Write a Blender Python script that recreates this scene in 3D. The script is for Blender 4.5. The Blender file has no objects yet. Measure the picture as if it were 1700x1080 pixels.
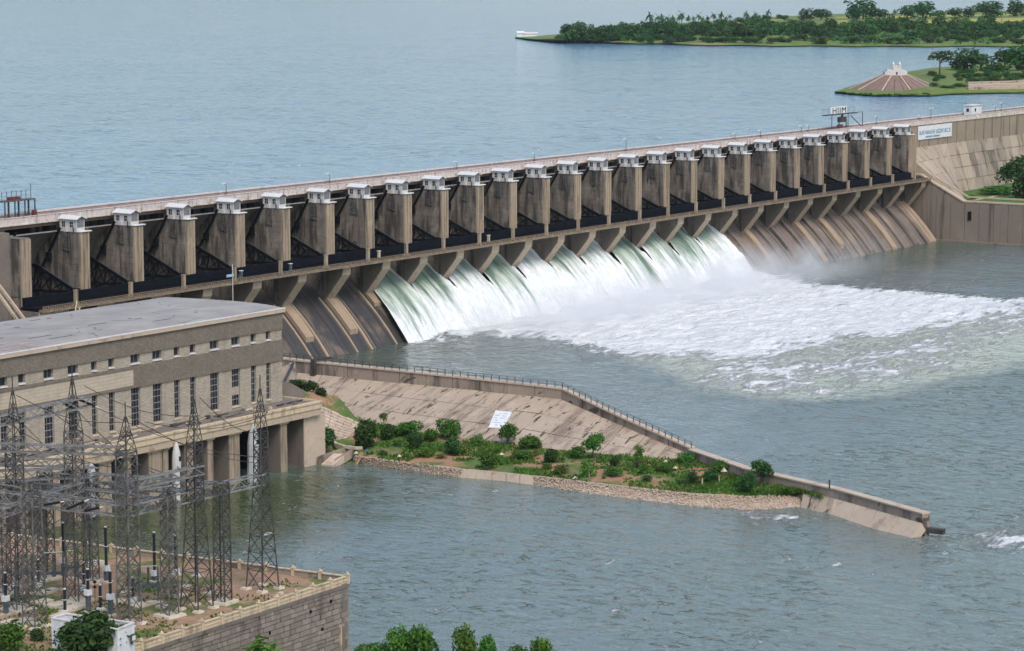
import bpy, math, random
import numpy as np
from mathutils import Vector, Matrix
R = math.radians
random.seed(7)
rng = np.random.default_rng(7)
SC = bpy.context.scene
COL = SC.collection

# ------------------------------------------------------------------ camera
F_PX, CXP, CYP = 4480.0, 850.0, 540.0            # the photograph is 1700 x 1080
PITCH, AZ = 0.1353224165722696, 0.6114572869678695
CAM = np.array([-502.46558241, -485.10364789, 111.1217054])
FH = np.array([math.cos(AZ), math.sin(AZ), 0.0])
RT = np.array([math.sin(AZ), -math.cos(AZ), 0.0])
UZ = np.array([0.0, 0.0, 1.0])
FW = FH * math.cos(PITCH) - UZ * math.sin(PITCH)
UP = FH * math.sin(PITCH) + UZ * math.cos(PITCH)
cam = bpy.data.objects.new('camera', bpy.data.cameras.new('camera'))
COL.objects.link(cam)
cam.data.sensor_width = 36.0
cam.data.lens = F_PX / 1700.0 * 36.0
cam.data.clip_start = 1.0
cam.data.clip_end = 30000.0
cam.location = CAM
cam.rotation_euler = (math.pi / 2 - PITCH, 0, AZ - math.pi / 2)
SC.camera = cam

def ray(px, py):
    return FW + RT * (px - CXP) / F_PX - UP * (py - CYP) / F_PX
def G(px, py, z=0.0):                             # where the sight line meets a level plane
    d = ray(px, py); return CAM + d * (z - CAM[2]) / d[2]
def GY(px, py, y):
    d = ray(px, py); return CAM + d * (y - CAM[1]) / d[1]
def GX(px, py, x):
    d = ray(px, py); return CAM + d * (x - CAM[0]) / d[0]
def GV(base, px, py):                             # on the upright plane facing the camera through base
    d = ray(px, py); n = np.array(base) - CAM; n[2] = 0
    return CAM + d * (((np.array(base) - CAM) @ n) / (d @ n))

# ------------------------------------------------------------------ sky, sun, exposure
SUN_AZ = math.atan2(-0.55, -0.85)                 # compass: x=sin, y=cos
SUN_EL = R(52)
w = bpy.data.worlds.new('World'); SC.world = w; w.use_nodes = True
nt = w.node_tree; nt.nodes.clear()
sky = nt.nodes.new('ShaderNodeTexSky'); sky.sky_type = 'NISHITA'; sky.sun_disc = False
sky.sun_elevation = SUN_EL; sky.sun_rotation = SUN_AZ
sky.altitude = 500; sky.air_density = 1.3; sky.dust_density = 3.4; sky.ozone_density = 1.0
bg = nt.nodes.new('ShaderNodeBackground'); bg.inputs['Strength'].default_value = 0.12
wo = nt.nodes.new('ShaderNodeOutputWorld')
nt.links.new(sky.outputs[0], bg.inputs[0]); nt.links.new(bg.outputs[0], wo.inputs[0])
sl = bpy.data.lights.new('sun', 'SUN'); sl.energy = 1.25; sl.angle = R(22); sl.color = (1.0, 0.95, 0.88)
so = bpy.data.objects.new('sun', sl); COL.objects.link(so)
sd = Vector((math.sin(SUN_AZ) * math.cos(SUN_EL), math.cos(SUN_AZ) * math.cos(SUN_EL), math.sin(SUN_EL)))
so.rotation_euler = sd.to_track_quat('Z', 'Y').to_euler()
so.location = (0, 0, 300)
SC.view_settings.view_transform = 'Standard'; SC.view_settings.look = 'None'
SC.view_settings.gamma = 1.0; SC.view_settings.exposure = 0.75
SC.cycles.max_bounces = 5; SC.cycles.diffuse_bounces = 3; SC.cycles.glossy_bounces = 2
SC.cycles.transparent_max_bounces = 6; SC.cycles.volume_bounces = 4
SC.cycles.use_denoising = True

# ------------------------------------------------------------------ materials
class NT:
    def __init__(s, name):
        s.m = bpy.data.materials.new(name); s.m.use_nodes = True
        s.t = s.m.node_tree; s.t.nodes.clear()
        s.out = s.n('ShaderNodeOutputMaterial')
    def n(s, ty, **kw):
        x = s.t.nodes.new(ty)
        for k, v in kw.items(): setattr(x, k, v)
        return x
    def l(s, a, b): s.t.links.new(a, b)
    def pos(s): return s.n('ShaderNodeNewGeometry').outputs['Position']
    def map(s, v, sc=(1, 1, 1), rot=(0, 0, 0), loc=(0, 0, 0)):
        m = s.n('ShaderNodeMapping'); s.l(v, m.inputs['Vector'])
        m.inputs['Scale'].default_value = sc; m.inputs['Rotation'].default_value = rot; m.inputs['Location'].default_value = loc
        return m.outputs[0]
    def noise(s, v, scale, detail=4, rough=0.6, dist=0.0):
        x = s.n('ShaderNodeTexNoise'); s.l(v, x.inputs['Vector'])
        x.inputs['Scale'].default_value = scale; x.inputs['Detail'].default_value = detail
        x.inputs['Roughness'].default_value = rough; x.inputs['Distortion'].default_value = dist
        return x.outputs['Fac']
    def rng(s, v, a, b, c=0.0, d=1.0):
        x = s.n('ShaderNodeMapRange'); x.interpolation_type = 'SMOOTHSTEP'; s.l(v, x.inputs['Value'])
        for k, q in zip(('From Min', 'From Max', 'To Min', 'To Max'), (a, b, c, d)): x.inputs[k].default_value = q
        return x.outputs[0]
    def mix(s, f, a, b):
        x = s.n('ShaderNodeMix', data_type='RGBA')
        for sock, v in ((x.inputs[0], f), (x.inputs[6], a), (x.inputs[7], b)):
            if isinstance(v, (int, float)): sock.default_value = v
            elif isinstance(v, tuple): sock.default_value = (*v, 1.0)
            else: s.l(v, sock)
        return x.outputs[2]
    def math(s, op, a, b=0.0, clamp=False):
        x = s.n('ShaderNodeMath', operation=op, use_clamp=clamp)
        for sock, v in ((x.inputs[0], a), (x.inputs[1], b)):
            if isinstance(v, (int, float)): sock.default_value = v
            else: s.l(v, sock)
        return x.outputs[0]
    def attr(s, name):
        return s.n('ShaderNodeAttribute', attribute_name=name).outputs['Fac']
    def bump(s, h, strength, dist, normal=None):
        x = s.n('ShaderNodeBump'); s.l(h, x.inputs['Height'])
        x.inputs['Strength'].default_value = strength; x.inputs['Distance'].default_value = dist
        if normal is not None: s.l(normal, x.inputs['Normal'])
        return x.outputs[0]
    def bsdf(s, col, rough=0.8, normal=None, spec=0.3, metal=0.0):
        p = s.n('ShaderNodeBsdfPrincipled')
        if isinstance(col, tuple): p.inputs['Base Color'].default_value = (*col, 1)
        else: s.l(col, p.inputs['Base Color'])
        if isinstance(rough, (int, float)): p.inputs['Roughness'].default_value = rough
        else: s.l(rough, p.inputs['Roughness'])
        p.inputs['Specular IOR Level'].default_value = spec; p.inputs['Metallic'].default_value = metal
        if normal is not None: s.l(normal, p.inputs['Normal'])
        s.l(p.outputs[0], s.out.inputs['Surface'])
        return p

def streaky(name, base, light, dark, map_a=(0.55, 0.55, 0.05), sb=0.12, da=(0.52, 0.72), la=(0.5, 0.75), k_dark=0.75, k_light=0.7,
            rough=0.85, lines=None, blot=None, bump=0.25):
    """weathered concrete: patches, run-off streaks along the mapping's long axis, faint pour lines, torn blotches"""
    s = NT(name); P = s.pos()
    A = s.noise(s.map(P, map_a), 1.0, 5, 0.65)
    B = s.noise(P, sb, 4, 0.6, 0.4)
    C = s.noise(P, 1.6, 3, 0.7)
    c = s.mix(s.math('MULTIPLY', s.rng(B, *la), k_light), base, light)
    c = s.mix(s.math('MULTIPLY', s.rng(A, *da), k_dark), c, dark)
    c = s.mix(s.math('MULTIPLY', s.rng(C, 0.45, 0.8), 0.35), c, dark)
    if lines:                                     # pour lines every `lines` metres of height
        sep = s.n('ShaderNodeSeparateXYZ'); s.l(P, sep.inputs[0])
        fr = s.math('FRACT', s.math('DIVIDE', s.math('ADD', sep.outputs[2], 300.0), lines))
        ln = s.math('MULTIPLY', s.math('LESS_THAN', fr, 0.10), s.rng(s.noise(P, 0.35, 3), 0.35, 0.65))
        c = s.mix(s.math('MULTIPLY', ln, 0.5), c, dark)
    if blot:
        D = s.noise(s.map(P, blot[0]), blot[1], 6, 0.62, 0.6)
        c = s.mix(s.rng(D, blot[2], blot[2] + 0.05), c, blot[3])
    s.bsdf(c, rough, s.bump(C, bump, 0.15))
    return s.m

def plain(name, col, rough=0.6, var=0.25, scale=1.5, metal=0.0, spec=0.3):
    s = NT(name); P = s.pos(); N = s.noise(P, scale, 4, 0.65)
    d = tuple(v * (1 - var) for v in col); u = tuple(min(1, v * (1 + var)) for v in col)
    s.bsdf(s.mix(s.rng(N, 0.3, 0.7), d, u), rough, None, spec, metal)
    return s.m

M = {}
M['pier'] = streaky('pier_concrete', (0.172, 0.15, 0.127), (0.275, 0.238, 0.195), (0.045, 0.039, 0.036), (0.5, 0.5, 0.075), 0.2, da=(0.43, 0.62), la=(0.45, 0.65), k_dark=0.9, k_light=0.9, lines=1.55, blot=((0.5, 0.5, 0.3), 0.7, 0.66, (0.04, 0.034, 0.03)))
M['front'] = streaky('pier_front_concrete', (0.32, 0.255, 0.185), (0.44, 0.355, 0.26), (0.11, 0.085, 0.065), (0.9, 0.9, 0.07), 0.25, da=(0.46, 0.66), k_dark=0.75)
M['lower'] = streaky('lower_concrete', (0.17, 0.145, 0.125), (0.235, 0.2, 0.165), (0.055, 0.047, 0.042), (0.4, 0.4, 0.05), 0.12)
M['deck'] = streaky('deck_paint', (0.56, 0.49, 0.46), (0.72, 0.66, 0.62), (0.2, 0.15, 0.13), (0.9, 0.9, 0.35), 0.35, da=(0.5, 0.66), k_dark=0.65)
M['coping'] = streaky('coping_paint', (0.6, 0.56, 0.54), (0.7, 0.66, 0.64), (0.38, 0.32, 0.3), (0.6, 0.6, 0.3), 0.3)
M['pink'] = streaky('parapet_pink', (0.36, 0.26, 0.245), (0.48, 0.37, 0.35), (0.17, 0.115, 0.11), (0.6, 0.6, 0.3), 0.3)
M['road'] = plain('asphalt', (0.07, 0.07, 0.072), 0.9)
M['beam'] = streaky('deck_beam', (0.20, 0.15, 0.105), (0.3, 0.23, 0.15), (0.07, 0.055, 0.045), (0.5, 0.5, 0.2), 0.2)
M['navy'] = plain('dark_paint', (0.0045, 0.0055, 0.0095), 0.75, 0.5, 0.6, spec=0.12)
M['skin'] = streaky('gate_skin', (0.2, 0.185, 0.165), (0.27, 0.25, 0.22), (0.05, 0.05, 0.05), (0.8, 0.8, 0.1), 0.2, rough=0.8)
M['rail'] = streaky('rusty_rail', (0.22, 0.17, 0.12), (0.38, 0.31, 0.22), (0.07, 0.05, 0.04), (1.2, 1.2, 1.2), 0.5)
M['hutwall'] = streaky('hut_white', (0.5, 0.49, 0.475), (0.6, 0.585, 0.57), (0.3, 0.27, 0.235), (1.2, 1.2, 0.3), 0.4, da=(0.6, 0.8), k_dark=0.6)
M['hutroof'] = streaky('hut_roof', (0.56, 0.55, 0.54), (0.66, 0.65, 0.64), (0.36, 0.33, 0.3), (0.8, 2.0, 0.8), 0.4, da=(0.6, 0.8), k_dark=0.5)
M['tank'] = streaky('stained_tank', (0.4, 0.41, 0.42), (0.55, 0.56, 0.57), (0.08, 0.08, 0.085), (0.8, 0.8, 0.25), 0.4)
M['glass'] = plain('dark_pane', (0.018, 0.02, 0.026), 0.15, 0.3, 0.7, spec=0.5)
M['lattice'] = plain('grey_mesh', (0.22, 0.22, 0.23), 0.6)
M['chute'] = streaky('chute_concrete', (0.06, 0.054, 0.052), (0.19, 0.145, 0.105), (0.026, 0.026, 0.029), (0.7, 0.022, 0.03), 0.1, da=(0.45, 0.62), la=(0.5, 0.66), rough=0.55)
M['ridge'] = streaky('spur_concrete', (0.33, 0.245, 0.17), (0.42, 0.32, 0.22), (0.11, 0.085, 0.065), (0.9, 0.04, 0.05), 0.15, da=(0.52, 0.7))
M['chutedry'] = streaky('dry_chute_concrete', (0.19, 0.15, 0.125), (0.32, 0.25, 0.19), (0.05, 0.045, 0.045), (0.75, 0.02, 0.025), 0.09, da=(0.47, 0.62), la=(0.5, 0.7))
M['abut'] = streaky('abutment_concrete', (0.215, 0.175, 0.14), (0.275, 0.225, 0.18), (0.085, 0.07, 0.06), (0.35, 0.35, 0.025), 0.1, da=(0.53, 0.68), k_dark=0.8)
M['damface'] = streaky('dam_face', (0.34, 0.275, 0.215), (0.45, 0.37, 0.29), (0.12, 0.1, 0.085), (0.16, 0.05, 0.05), 0.09, da=(0.5, 0.66), k_dark=0.8)
M['damlight'] = streaky('dam_face_light', (0.385, 0.315, 0.245), (0.47, 0.385, 0.305), (0.12, 0.1, 0.085), (0.2, 0.06, 0.06), 0.12, da=(0.5, 0.66), k_dark=0.7)
M['damdark'] = streaky('dam_face_dark', (0.28, 0.228, 0.18), (0.38, 0.31, 0.24), (0.085, 0.07, 0.06), (0.2, 0.06, 0.06), 0.12, da=(0.48, 0.64), k_dark=0.8)
M['damwall'] = streaky('dam_wall', (0.27, 0.215, 0.165), (0.34, 0.275, 0.21), (0.1, 0.08, 0.065), (0.35, 0.35, 0.02), 0.09, da=(0.56, 0.66), k_dark=0.85)
M['ledge'] = streaky('ledge_concrete', (0.43, 0.34, 0.25), (0.52, 0.42, 0.31), (0.2, 0.16, 0.12), (0.4, 0.4, 0.4), 0.2)
M['slope'] = streaky('slope_concrete', (0.39, 0.31, 0.237), (0.49, 0.395, 0.31), (0.16, 0.12, 0.09), (0.08, 0.34, 0.1), 0.12, da=(0.48, 0.66), k_dark=0.7,
                     blot=((0.28, 0.85, 0.28), 0.85, 0.585, (0.085, 0.06, 0.045)))
M['guide'] = streaky('guide_wall_concrete', (0.3, 0.24, 0.19), (0.4, 0.32, 0.25), (0.09, 0.075, 0.065), (0.22, 0.22, 0.05), 0.14, da=(0.48, 0.62),
                     blot=((0.5, 0.2, 0.5), 0.45, 0.6, (0.075, 0.06, 0.05)))
M['crest'] = streaky('crest_concrete', (0.46, 0.37, 0.29), (0.55, 0.45, 0.35), (0.26, 0.2, 0.16), (0.3, 0.3, 0.3), 0.2)
M['stone'] = streaky('yard_stone', (0.235, 0.195, 0.16), (0.33, 0.275, 0.225), (0.09, 0.075, 0.062), (0.5, 0.5, 0.14), 0.22, da=(0.5, 0.7))
M['stonelight'] = streaky('yard_stone_light', (0.275, 0.232, 0.192), (0.36, 0.305, 0.25), (0.1, 0.084, 0.07), (0.5, 0.5, 0.14), 0.22, da=(0.5, 0.7))
M['stonedark'] = streaky('yard_stone_dark', (0.2, 0.166, 0.138), (0.29, 0.24, 0.2), (0.08, 0.066, 0.056), (0.5, 0.5, 0.14), 0.22, da=(0.5, 0.7))
M['cream'] = streaky('cream_concrete', (0.54, 0.43, 0.3), (0.63, 0.52, 0.38), (0.22, 0.165, 0.11), (0.7, 0.7, 0.2), 0.3, da=(0.48, 0.68))
M['pad'] = streaky('pad_concrete', (0.55, 0.48, 0.38), (0.63, 0.56, 0.46), (0.3, 0.25, 0.18), (0.8, 0.8, 0.8), 0.4)
M['steel'] = plain('galvanised_steel', (0.11, 0.106, 0.102), 0.55, 0.45, 0.9, metal=0.25)
M['palesteel'] = plain('pale_galvanised_steel', (0.21, 0.205, 0.2), 0.5, 0.35, 0.9, metal=0.2)
M['darksteel'] = plain('weathered_steel', (0.05, 0.047, 0.045), 0.6, 0.4, 0.8)
M['white'] = plain('white_paint', (0.64, 0.655, 0.67), 0.6, 0.1, 0.8)
M['porcelain'] = plain('black_porcelain', (0.008, 0.007, 0.009), 0.4, 0.3, 2.0, spec=0.4)
M['bluegrey'] = plain('blue_grey_paint', (0.085, 0.1, 0.115), 0.6, 0.25)
M['blueprint'] = plain('blue_lettering', (0.06, 0.17, 0.32), 0.7, 0.2, 3)
M['black'] = plain('black_lettering', (0.006, 0.007, 0.012), 0.7)
M['red'] = plain('red_oxide', (0.13, 0.035, 0.035), 0.7, 0.3)
M['skinperson'] = plain('skin', (0.2, 0.11, 0.07), 0.6); M['shirt'] = plain('blue_shirt', (0.1, 0.26, 0.6), 0.8); M['trousers'] = plain('dark_trousers', (0.02, 0.02, 0.028), 0.9)
M['bark'] = plain('bark', (0.085, 0.06, 0.042), 0.9, 0.3, 3)

def masonry(name, c1, c2, mort, bw, bh, mix_dark=(0.1, 0.085, 0.07)):
    s = NT(name); P = s.pos()
    v = s.map(P, (1, 1, 1), (R(90), 0, 0))        # x stays x, z becomes the row axis
    sep = s.n('ShaderNodeSeparateXYZ'); s.l(P, sep.inputs[0])
    cb = s.n('ShaderNodeCombineXYZ'); s.l(s.math('ADD', sep.outputs[0], sep.outputs[1]), cb.inputs[0]); s.l(sep.outputs[2], cb.inputs[1])
    b = s.n('ShaderNodeTexBrick'); s.l(cb.outputs[0], b.inputs['Vector'])
    b.inputs['Scale'].default_value = 1.0; b.inputs['Brick Width'].default_value = bw; b.inputs['Row Height'].default_value = bh
    b.inputs['Mortar Size'].default_value = 0.035; b.inputs['Color1'].default_value = (*c1, 1); b.inputs['Color2'].default_value = (*c2, 1)
    b.inputs['Mortar'].default_value = (*mort, 1)
    N = s.noise(P, 0.22, 4, 0.65); N2 = s.noise(s.map(P, (0.6, 0.6, 0.08)), 1.0, 4)
    c = s.mix(s.math('MULTIPLY', s.rng(N, 0.45, 0.75), 0.4), b.outputs[0], mix_dark)
    c = s.mix(s.math('MULTIPLY', s.rng(N2, 0.52, 0.75), 0.4), c, mix_dark)
    s.bsdf(c, 0.9, s.bump(b.outputs['Fac'], 0.4, -0.05))
    return s.m
M['brick'] = masonry('pale_masonry', (0.33, 0.285, 0.23), (0.44, 0.385, 0.31), (0.25, 0.21, 0.165), 0.9, 0.32, (0.2, 0.16, 0.12))
M['band'] = masonry('rubble_band', (0.185, 0.155, 0.122), (0.26, 0.22, 0.175), (0.095, 0.08, 0.065), 0.55, 0.26)
M['panelwall'] = masonry('smooth_panel', (0.43, 0.365, 0.285), (0.47, 0.4, 0.31), (0.29, 0.24, 0.19), 2.6, 0.75, (0.24, 0.2, 0.155))

def roof_mat():
    s = NT('roof_felt'); P = s.pos()
    N = s.noise(P, 0.12, 5, 0.6); C = s.noise(s.map(P, (0.06, 0.9, 1)), 1.0, 4, 0.7, 1.0)
    c = s.mix(s.rng(N, 0.35, 0.7), (0.265, 0.25, 0.23), (0.335, 0.315, 0.29))
    w = s.n('ShaderNodeTexVoronoi', feature='DISTANCE_TO_EDGE'); s.l(s.map(P, (0.05, 0.16, 0.0)), w.inputs['Vector']); w.inputs['Scale'].default_value = 1.0
    crack = s.math('MULTIPLY', s.math('LESS_THAN', w.outputs['Distance'], 0.012), s.rng(s.noise(P, 0.25, 3), 0.42, 0.6))
    c = s.mix(s.math('MULTIPLY', crack, 0.75), c, (0.1, 0.09, 0.085))
    sep = s.n('ShaderNodeSeparateXYZ'); s.l(P, sep.inputs[0])
    near = s.math('MULTIPLY', s.rng(sep.outputs[0], -112, -122), s.rng(sep.outputs[1], -88, -98))
    red = s.math('MULTIPLY', s.rng(s.noise(s.map(P, (0.3, 1.2, 1)), 0.9, 5, 0.7, 1.0), 0.48, 0.6), near)
    c = s.mix(s.math('MULTIPLY', red, 0.7), c, (0.26, 0.13, 0.11))
    c = s.mix(s.math('MULTIPLY', s.rng(C, 0.6, 0.75), 0.3), c, (0.24, 0.23, 0.22))
    s.bsdf(c, 0.7, s.bump(N, 0.2, 0.2)); return s.m
M['roof'] = roof_mat()

def foliage(name, dark, mid, light, sc=0.9):
    s = NT(name); P = s.pos()
    oi = s.n('ShaderNodeObjectInfo').outputs['Random']
    N = s.noise(P, sc, 3, 0.6); N2 = s.noise(P, sc * 5, 2, 0.6)
    c = s.mix(s.rng(N, 0.35, 0.68), dark, mid)
    c = s.mix(s.math('MULTIPLY', s.rng(N2, 0.5, 0.72), 0.8), c, light)
    h = s.n('ShaderNodeHueSaturation'); s.l(c, h.inputs['Color'])
    s.l(s.math('ADD', s.math('MULTIPLY', oi, 0.05), 0.475), h.inputs['Hue'])
    s.l(s.math('ADD', s.math('MULTIPLY', oi, 0.5), 0.75), h.inputs['Value'])
    h.inputs['Saturation'].default_value = 1.0
    d = s.n('ShaderNodeBsdfPrincipled'); s.l(h.outputs[0], d.inputs['Base Color']); d.inputs['Roughness'].default_value = 0.65; d.inputs['Specular IOR Level'].default_value = 0.2
    t = s.n('ShaderNodeBsdfTranslucent'); s.l(h.outputs[0], t.inputs['Color'])
    mx = s.n('ShaderNodeMixShader'); mx.inputs[0].default_value = 0.28
    s.l(d.outputs[0], mx.inputs[1]); s.l(t.outputs[0], mx.inputs[2]); s.l(mx.outputs[0], s.out.inputs['Surface'])
    return s.m
M['leaf'] = foliage('leaf_green', (0.036, 0.092, 0.014), (0.078, 0.175, 0.024), (0.15, 0.29, 0.04))
M['leafdark'] = foliage('leaf_dark_green', (0.022, 0.062, 0.018), (0.048, 0.112, 0.028), (0.09, 0.185, 0.04))
M['leafbright'] = foliage('leaf_bright_green', (0.05, 0.13, 0.016), (0.095, 0.22, 0.028), (0.17, 0.34, 0.05))
M['leaffar'] = foliage('leaf_far', (0.03, 0.08, 0.022), (0.07, 0.15, 0.036), (0.15, 0.25, 0.055), 0.16)
M['dryleaf'] = foliage('leaf_dry', (0.08, 0.09, 0.02), (0.15, 0.15, 0.04), (0.25, 0.22, 0.07))
M['grassblade'] = foliage('grass_blade', (0.04, 0.095, 0.014), (0.085, 0.17, 0.026), (0.17, 0.25, 0.05), 0.2)

def ground(name, g1, g2, e1, e2, sc, thr):
    s = NT(name); P = s.pos()
    A = s.noise(P, sc, 5, 0.62, 0.5); B = s.noise(P, sc * 7, 4, 0.7); C = s.noise(P, sc * 30, 2, 0.7)
    g = s.mix(s.rng(B, 0.3, 0.7), g1, g2); e = s.mix(s.rng(B, 0.3, 0.7), e1, e2)
    c = s.mix(s.rng(A, thr - 0.06, thr + 0.06), g, e)
    c = s.mix(s.math('MULTIPLY', s.rng(C, 0.45, 0.8), 0.3), c, (0.06, 0.05, 0.03))
    s.bsdf(c, 0.95, s.bump(B, 0.5, 0.4)); return s.m
M['bankground'] = ground('bank_ground', (0.06, 0.11, 0.022), (0.11, 0.16, 0.04), (0.27, 0.145, 0.085), (0.36, 0.21, 0.13), 0.075, 0.5)
M['yardground'] = ground('yard_dirt', (0.085, 0.115, 0.03), (0.14, 0.16, 0.05), (0.27, 0.165, 0.105), (0.36, 0.235, 0.155), 0.085, 0.47)
M['farground'] = ground('far_ground', (0.085, 0.14, 0.03), (0.15, 0.19, 0.045), (0.2, 0.17, 0.07), (0.3, 0.22, 0.13), 0.02, 0.63)
M['lawn'] = ground('lawn', (0.05, 0.11, 0.02), (0.08, 0.15, 0.03), (0.16, 0.13, 0.06), (0.2, 0.15, 0.08), 0.03, 0.72)
M['field'] = ground('mustard_field', (0.3, 0.27, 0.05), (0.42, 0.36, 0.07), (0.17, 0.2, 0.05), (0.22, 0.24, 0.06), 0.012, 0.55)
M['hill'] = ground('hill_scrub', (0.05, 0.08, 0.025), (0.08, 0.11, 0.035), (0.16, 0.12, 0.07), (0.2, 0.15, 0.09), 0.01, 0.6)
M['riprap'] = streaky('riprap_stone', (0.42, 0.33, 0.255), (0.54, 0.435, 0.345), (0.2, 0.15, 0.115), (1.5, 1.5, 1.5), 1.2)
M['pitch'] = streaky('stone_pitching', (0.2, 0.135, 0.11), (0.29, 0.2, 0.165), (0.1, 0.07, 0.055), (0.5, 0.5, 0.5), 0.3)
M['path'] = plain('path_dust', (0.42, 0.36, 0.27), 0.95, 0.12)

def water(name, deep, shallow, wscale, bump_s, bump_d, rough=0.12, foamy=False, stretch=(1, 1, 1)):
    s = NT(name); P = s.pos()
    v = s.map(P, stretch, (0, 0, -AZ))
    A = s.noise(v, wscale, 4, 0.6, 0.3); B = s.noise(v, wscale * 0.22, 3, 0.55, 0.6); L = s.noise(P, 0.006, 3, 0.5)
    K = s.noise(s.map(P, (0.8, 0.42, 1), (0, 0, -AZ)), wscale * 1.5, 2, 0.5, 0.5)
    wind = s.rng(s.noise(P, 0.02, 4, 0.6, 0.8), 0.38, 0.64, 0.12, 1.0)
    crest = s.math('MULTIPLY', s.rng(K, 0.57, 0.72), wind)
    h = s.math('ADD', s.math('ADD', s.math('MULTIPLY', A, 0.7), s.math('MULTIPLY', B, 1.2)), s.math('MULTIPLY', crest, 0.95))
    c = s.mix(s.rng(L, 0.35, 0.65), deep, shallow)
    if foamy:
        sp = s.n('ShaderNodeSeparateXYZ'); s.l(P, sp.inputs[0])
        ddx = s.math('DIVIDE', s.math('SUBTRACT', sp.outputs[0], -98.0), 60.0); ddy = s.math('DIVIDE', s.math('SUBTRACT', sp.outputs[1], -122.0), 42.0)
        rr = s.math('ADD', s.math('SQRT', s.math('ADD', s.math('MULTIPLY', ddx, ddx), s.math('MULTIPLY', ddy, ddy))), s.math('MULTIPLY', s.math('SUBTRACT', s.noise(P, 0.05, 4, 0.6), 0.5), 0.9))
        c = s.mix(s.rng(rr, 1.25, 0.45), c, (0.05, 0.068, 0.032))  # green outflow plus the powerhouse's dark reflection, painted into the water colour
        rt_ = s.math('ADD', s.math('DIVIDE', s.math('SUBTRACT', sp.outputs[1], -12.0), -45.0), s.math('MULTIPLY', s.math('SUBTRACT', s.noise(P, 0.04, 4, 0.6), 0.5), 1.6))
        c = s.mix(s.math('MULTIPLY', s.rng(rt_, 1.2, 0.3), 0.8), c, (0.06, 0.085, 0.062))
        fo = s.attr('foam'); ae = s.attr('aer')
        ff = s.map(P, (0.5, 1.15, 1), (0, 0, R(30)))  # froth drawn out along the outflow
        F1 = s.noise(ff, 0.22, 7, 0.68, 1.4); F2 = s.noise(ff, 0.09, 5, 0.65, 0.8); F3 = s.noise(ff, 0.7, 4, 0.7, 0.6)
        sig = s.math('ADD', s.math('ADD', s.math('MULTIPLY', F1, 0.75), s.math('MULTIPLY', F2, 0.65)), s.math('MULTIPLY', F3, 0.3))
        t_ = s.math('ADD', s.math('MULTIPLY', s.math('SUBTRACT', sig, 0.85), 2.1), 0.5)
        lvl = s.math('SUBTRACT', s.math('ADD', fo, t_), 1.0)
        fm = s.math('MULTIPLY', s.rng(lvl, -0.06, 0.3), s.rng(fo, 0.02, 0.15))
        al = s.math('ADD', s.math('MULTIPLY', ae, 0.9), s.math('SUBTRACT', F2, 0.75))
        c = s.mix(s.math('MULTIPLY', s.rng(al, 0.0, 0.5), 0.85), c, (0.46, 0.5, 0.4))
        caps = s.math('MULTIPLY', s.rng(s.noise(s.map(P, (0.35, 1, 1), (0, 0, -AZ)), 0.42, 5, 0.75, 0.8), 0.605, 0.66), s.rng(s.noise(P, 0.02, 3), 0.42, 0.62))
        fm = s.math('MAXIMUM', fm, s.math('MULTIPLY', caps, 0.8))
        c = s.mix(fm, c, s.mix(s.rng(s.math('ADD', F3, F1), 0.72, 1.2), (0.6, 0.63, 0.62), (0.82, 0.83, 0.83)))
        r = s.math('ADD', s.math('MULTIPLY', fm, 0.6), rough)
        h = s.math('ADD', h, s.math('MULTIPLY', s.math('MULTIPLY', fm, F1), 2.5))
        nb = s.bump(h, bump_s, bump_d)
        p = s.bsdf(c, r, nb, 0.5)
    else:
        p = s.bsdf(c, rough, s.bump(h, bump_s, bump_d), 0.5)
    p.inputs['IOR'].default_value = 1.33
    return s.m
M['reservoir'] = water('reservoir_water', (0.108, 0.222, 0.335), (0.126, 0.24, 0.352), 0.26, 1.0, 0.9, 0.1, stretch=(1, 0.6, 1))
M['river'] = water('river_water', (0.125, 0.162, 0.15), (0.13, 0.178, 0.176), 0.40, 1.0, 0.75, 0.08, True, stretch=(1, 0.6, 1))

def falls_mat():
    s = NT('falling_water'); P = s.pos()
    u = s.attr('down')                             # 0 under the gate, 1 at the tailwater
    e = s.attr('edge'); k = s.attr('green')
    a = s.noise(s.map(P, (1.0, 0.035, 0.04)), 1.9, 6, 0.75, 0.12)
    b = s.noise(s.map(P, (0.3, 0.05, 0.05)), 1.0, 3, 0.6)
    f = s.noise(s.map(P, (1.0, 0.35, 0.4)), 1.3, 4, 0.7)
    lvl = s.math('ADD', s.math('ADD', s.math('MULTIPLY', u, 1.05), s.math('MULTIPLY', e, 0.7)), s.math('ADD', s.math('MULTIPLY', a, 0.85), s.math('MULTIPLY', b, 0.8)))
    lvl = s.math('SUBTRACT', lvl, s.math('ADD', 0.94, s.math('MULTIPLY', k, 0.5)))
    fm = s.rng(lvl, -0.04, 0.38)
    c = s.mix(s.rng(b, 0.35, 0.65), (0.13, 0.19, 0.145), (0.34, 0.41, 0.33))
    c = s.mix(fm, c, s.mix(s.rng(f, 0.3, 0.65), (0.56, 0.59, 0.58), (0.76, 0.78, 0.77)))
    s.bsdf(c, s.math('ADD', s.math('MULTIPLY', fm, 0.4), 0.25), s.bump(s.math('ADD', a, s.math('MULTIPLY', f, 0.7)), 0.5, 0.5), 0.4)
    return s.m
M['falls'] = falls_mat()

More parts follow.
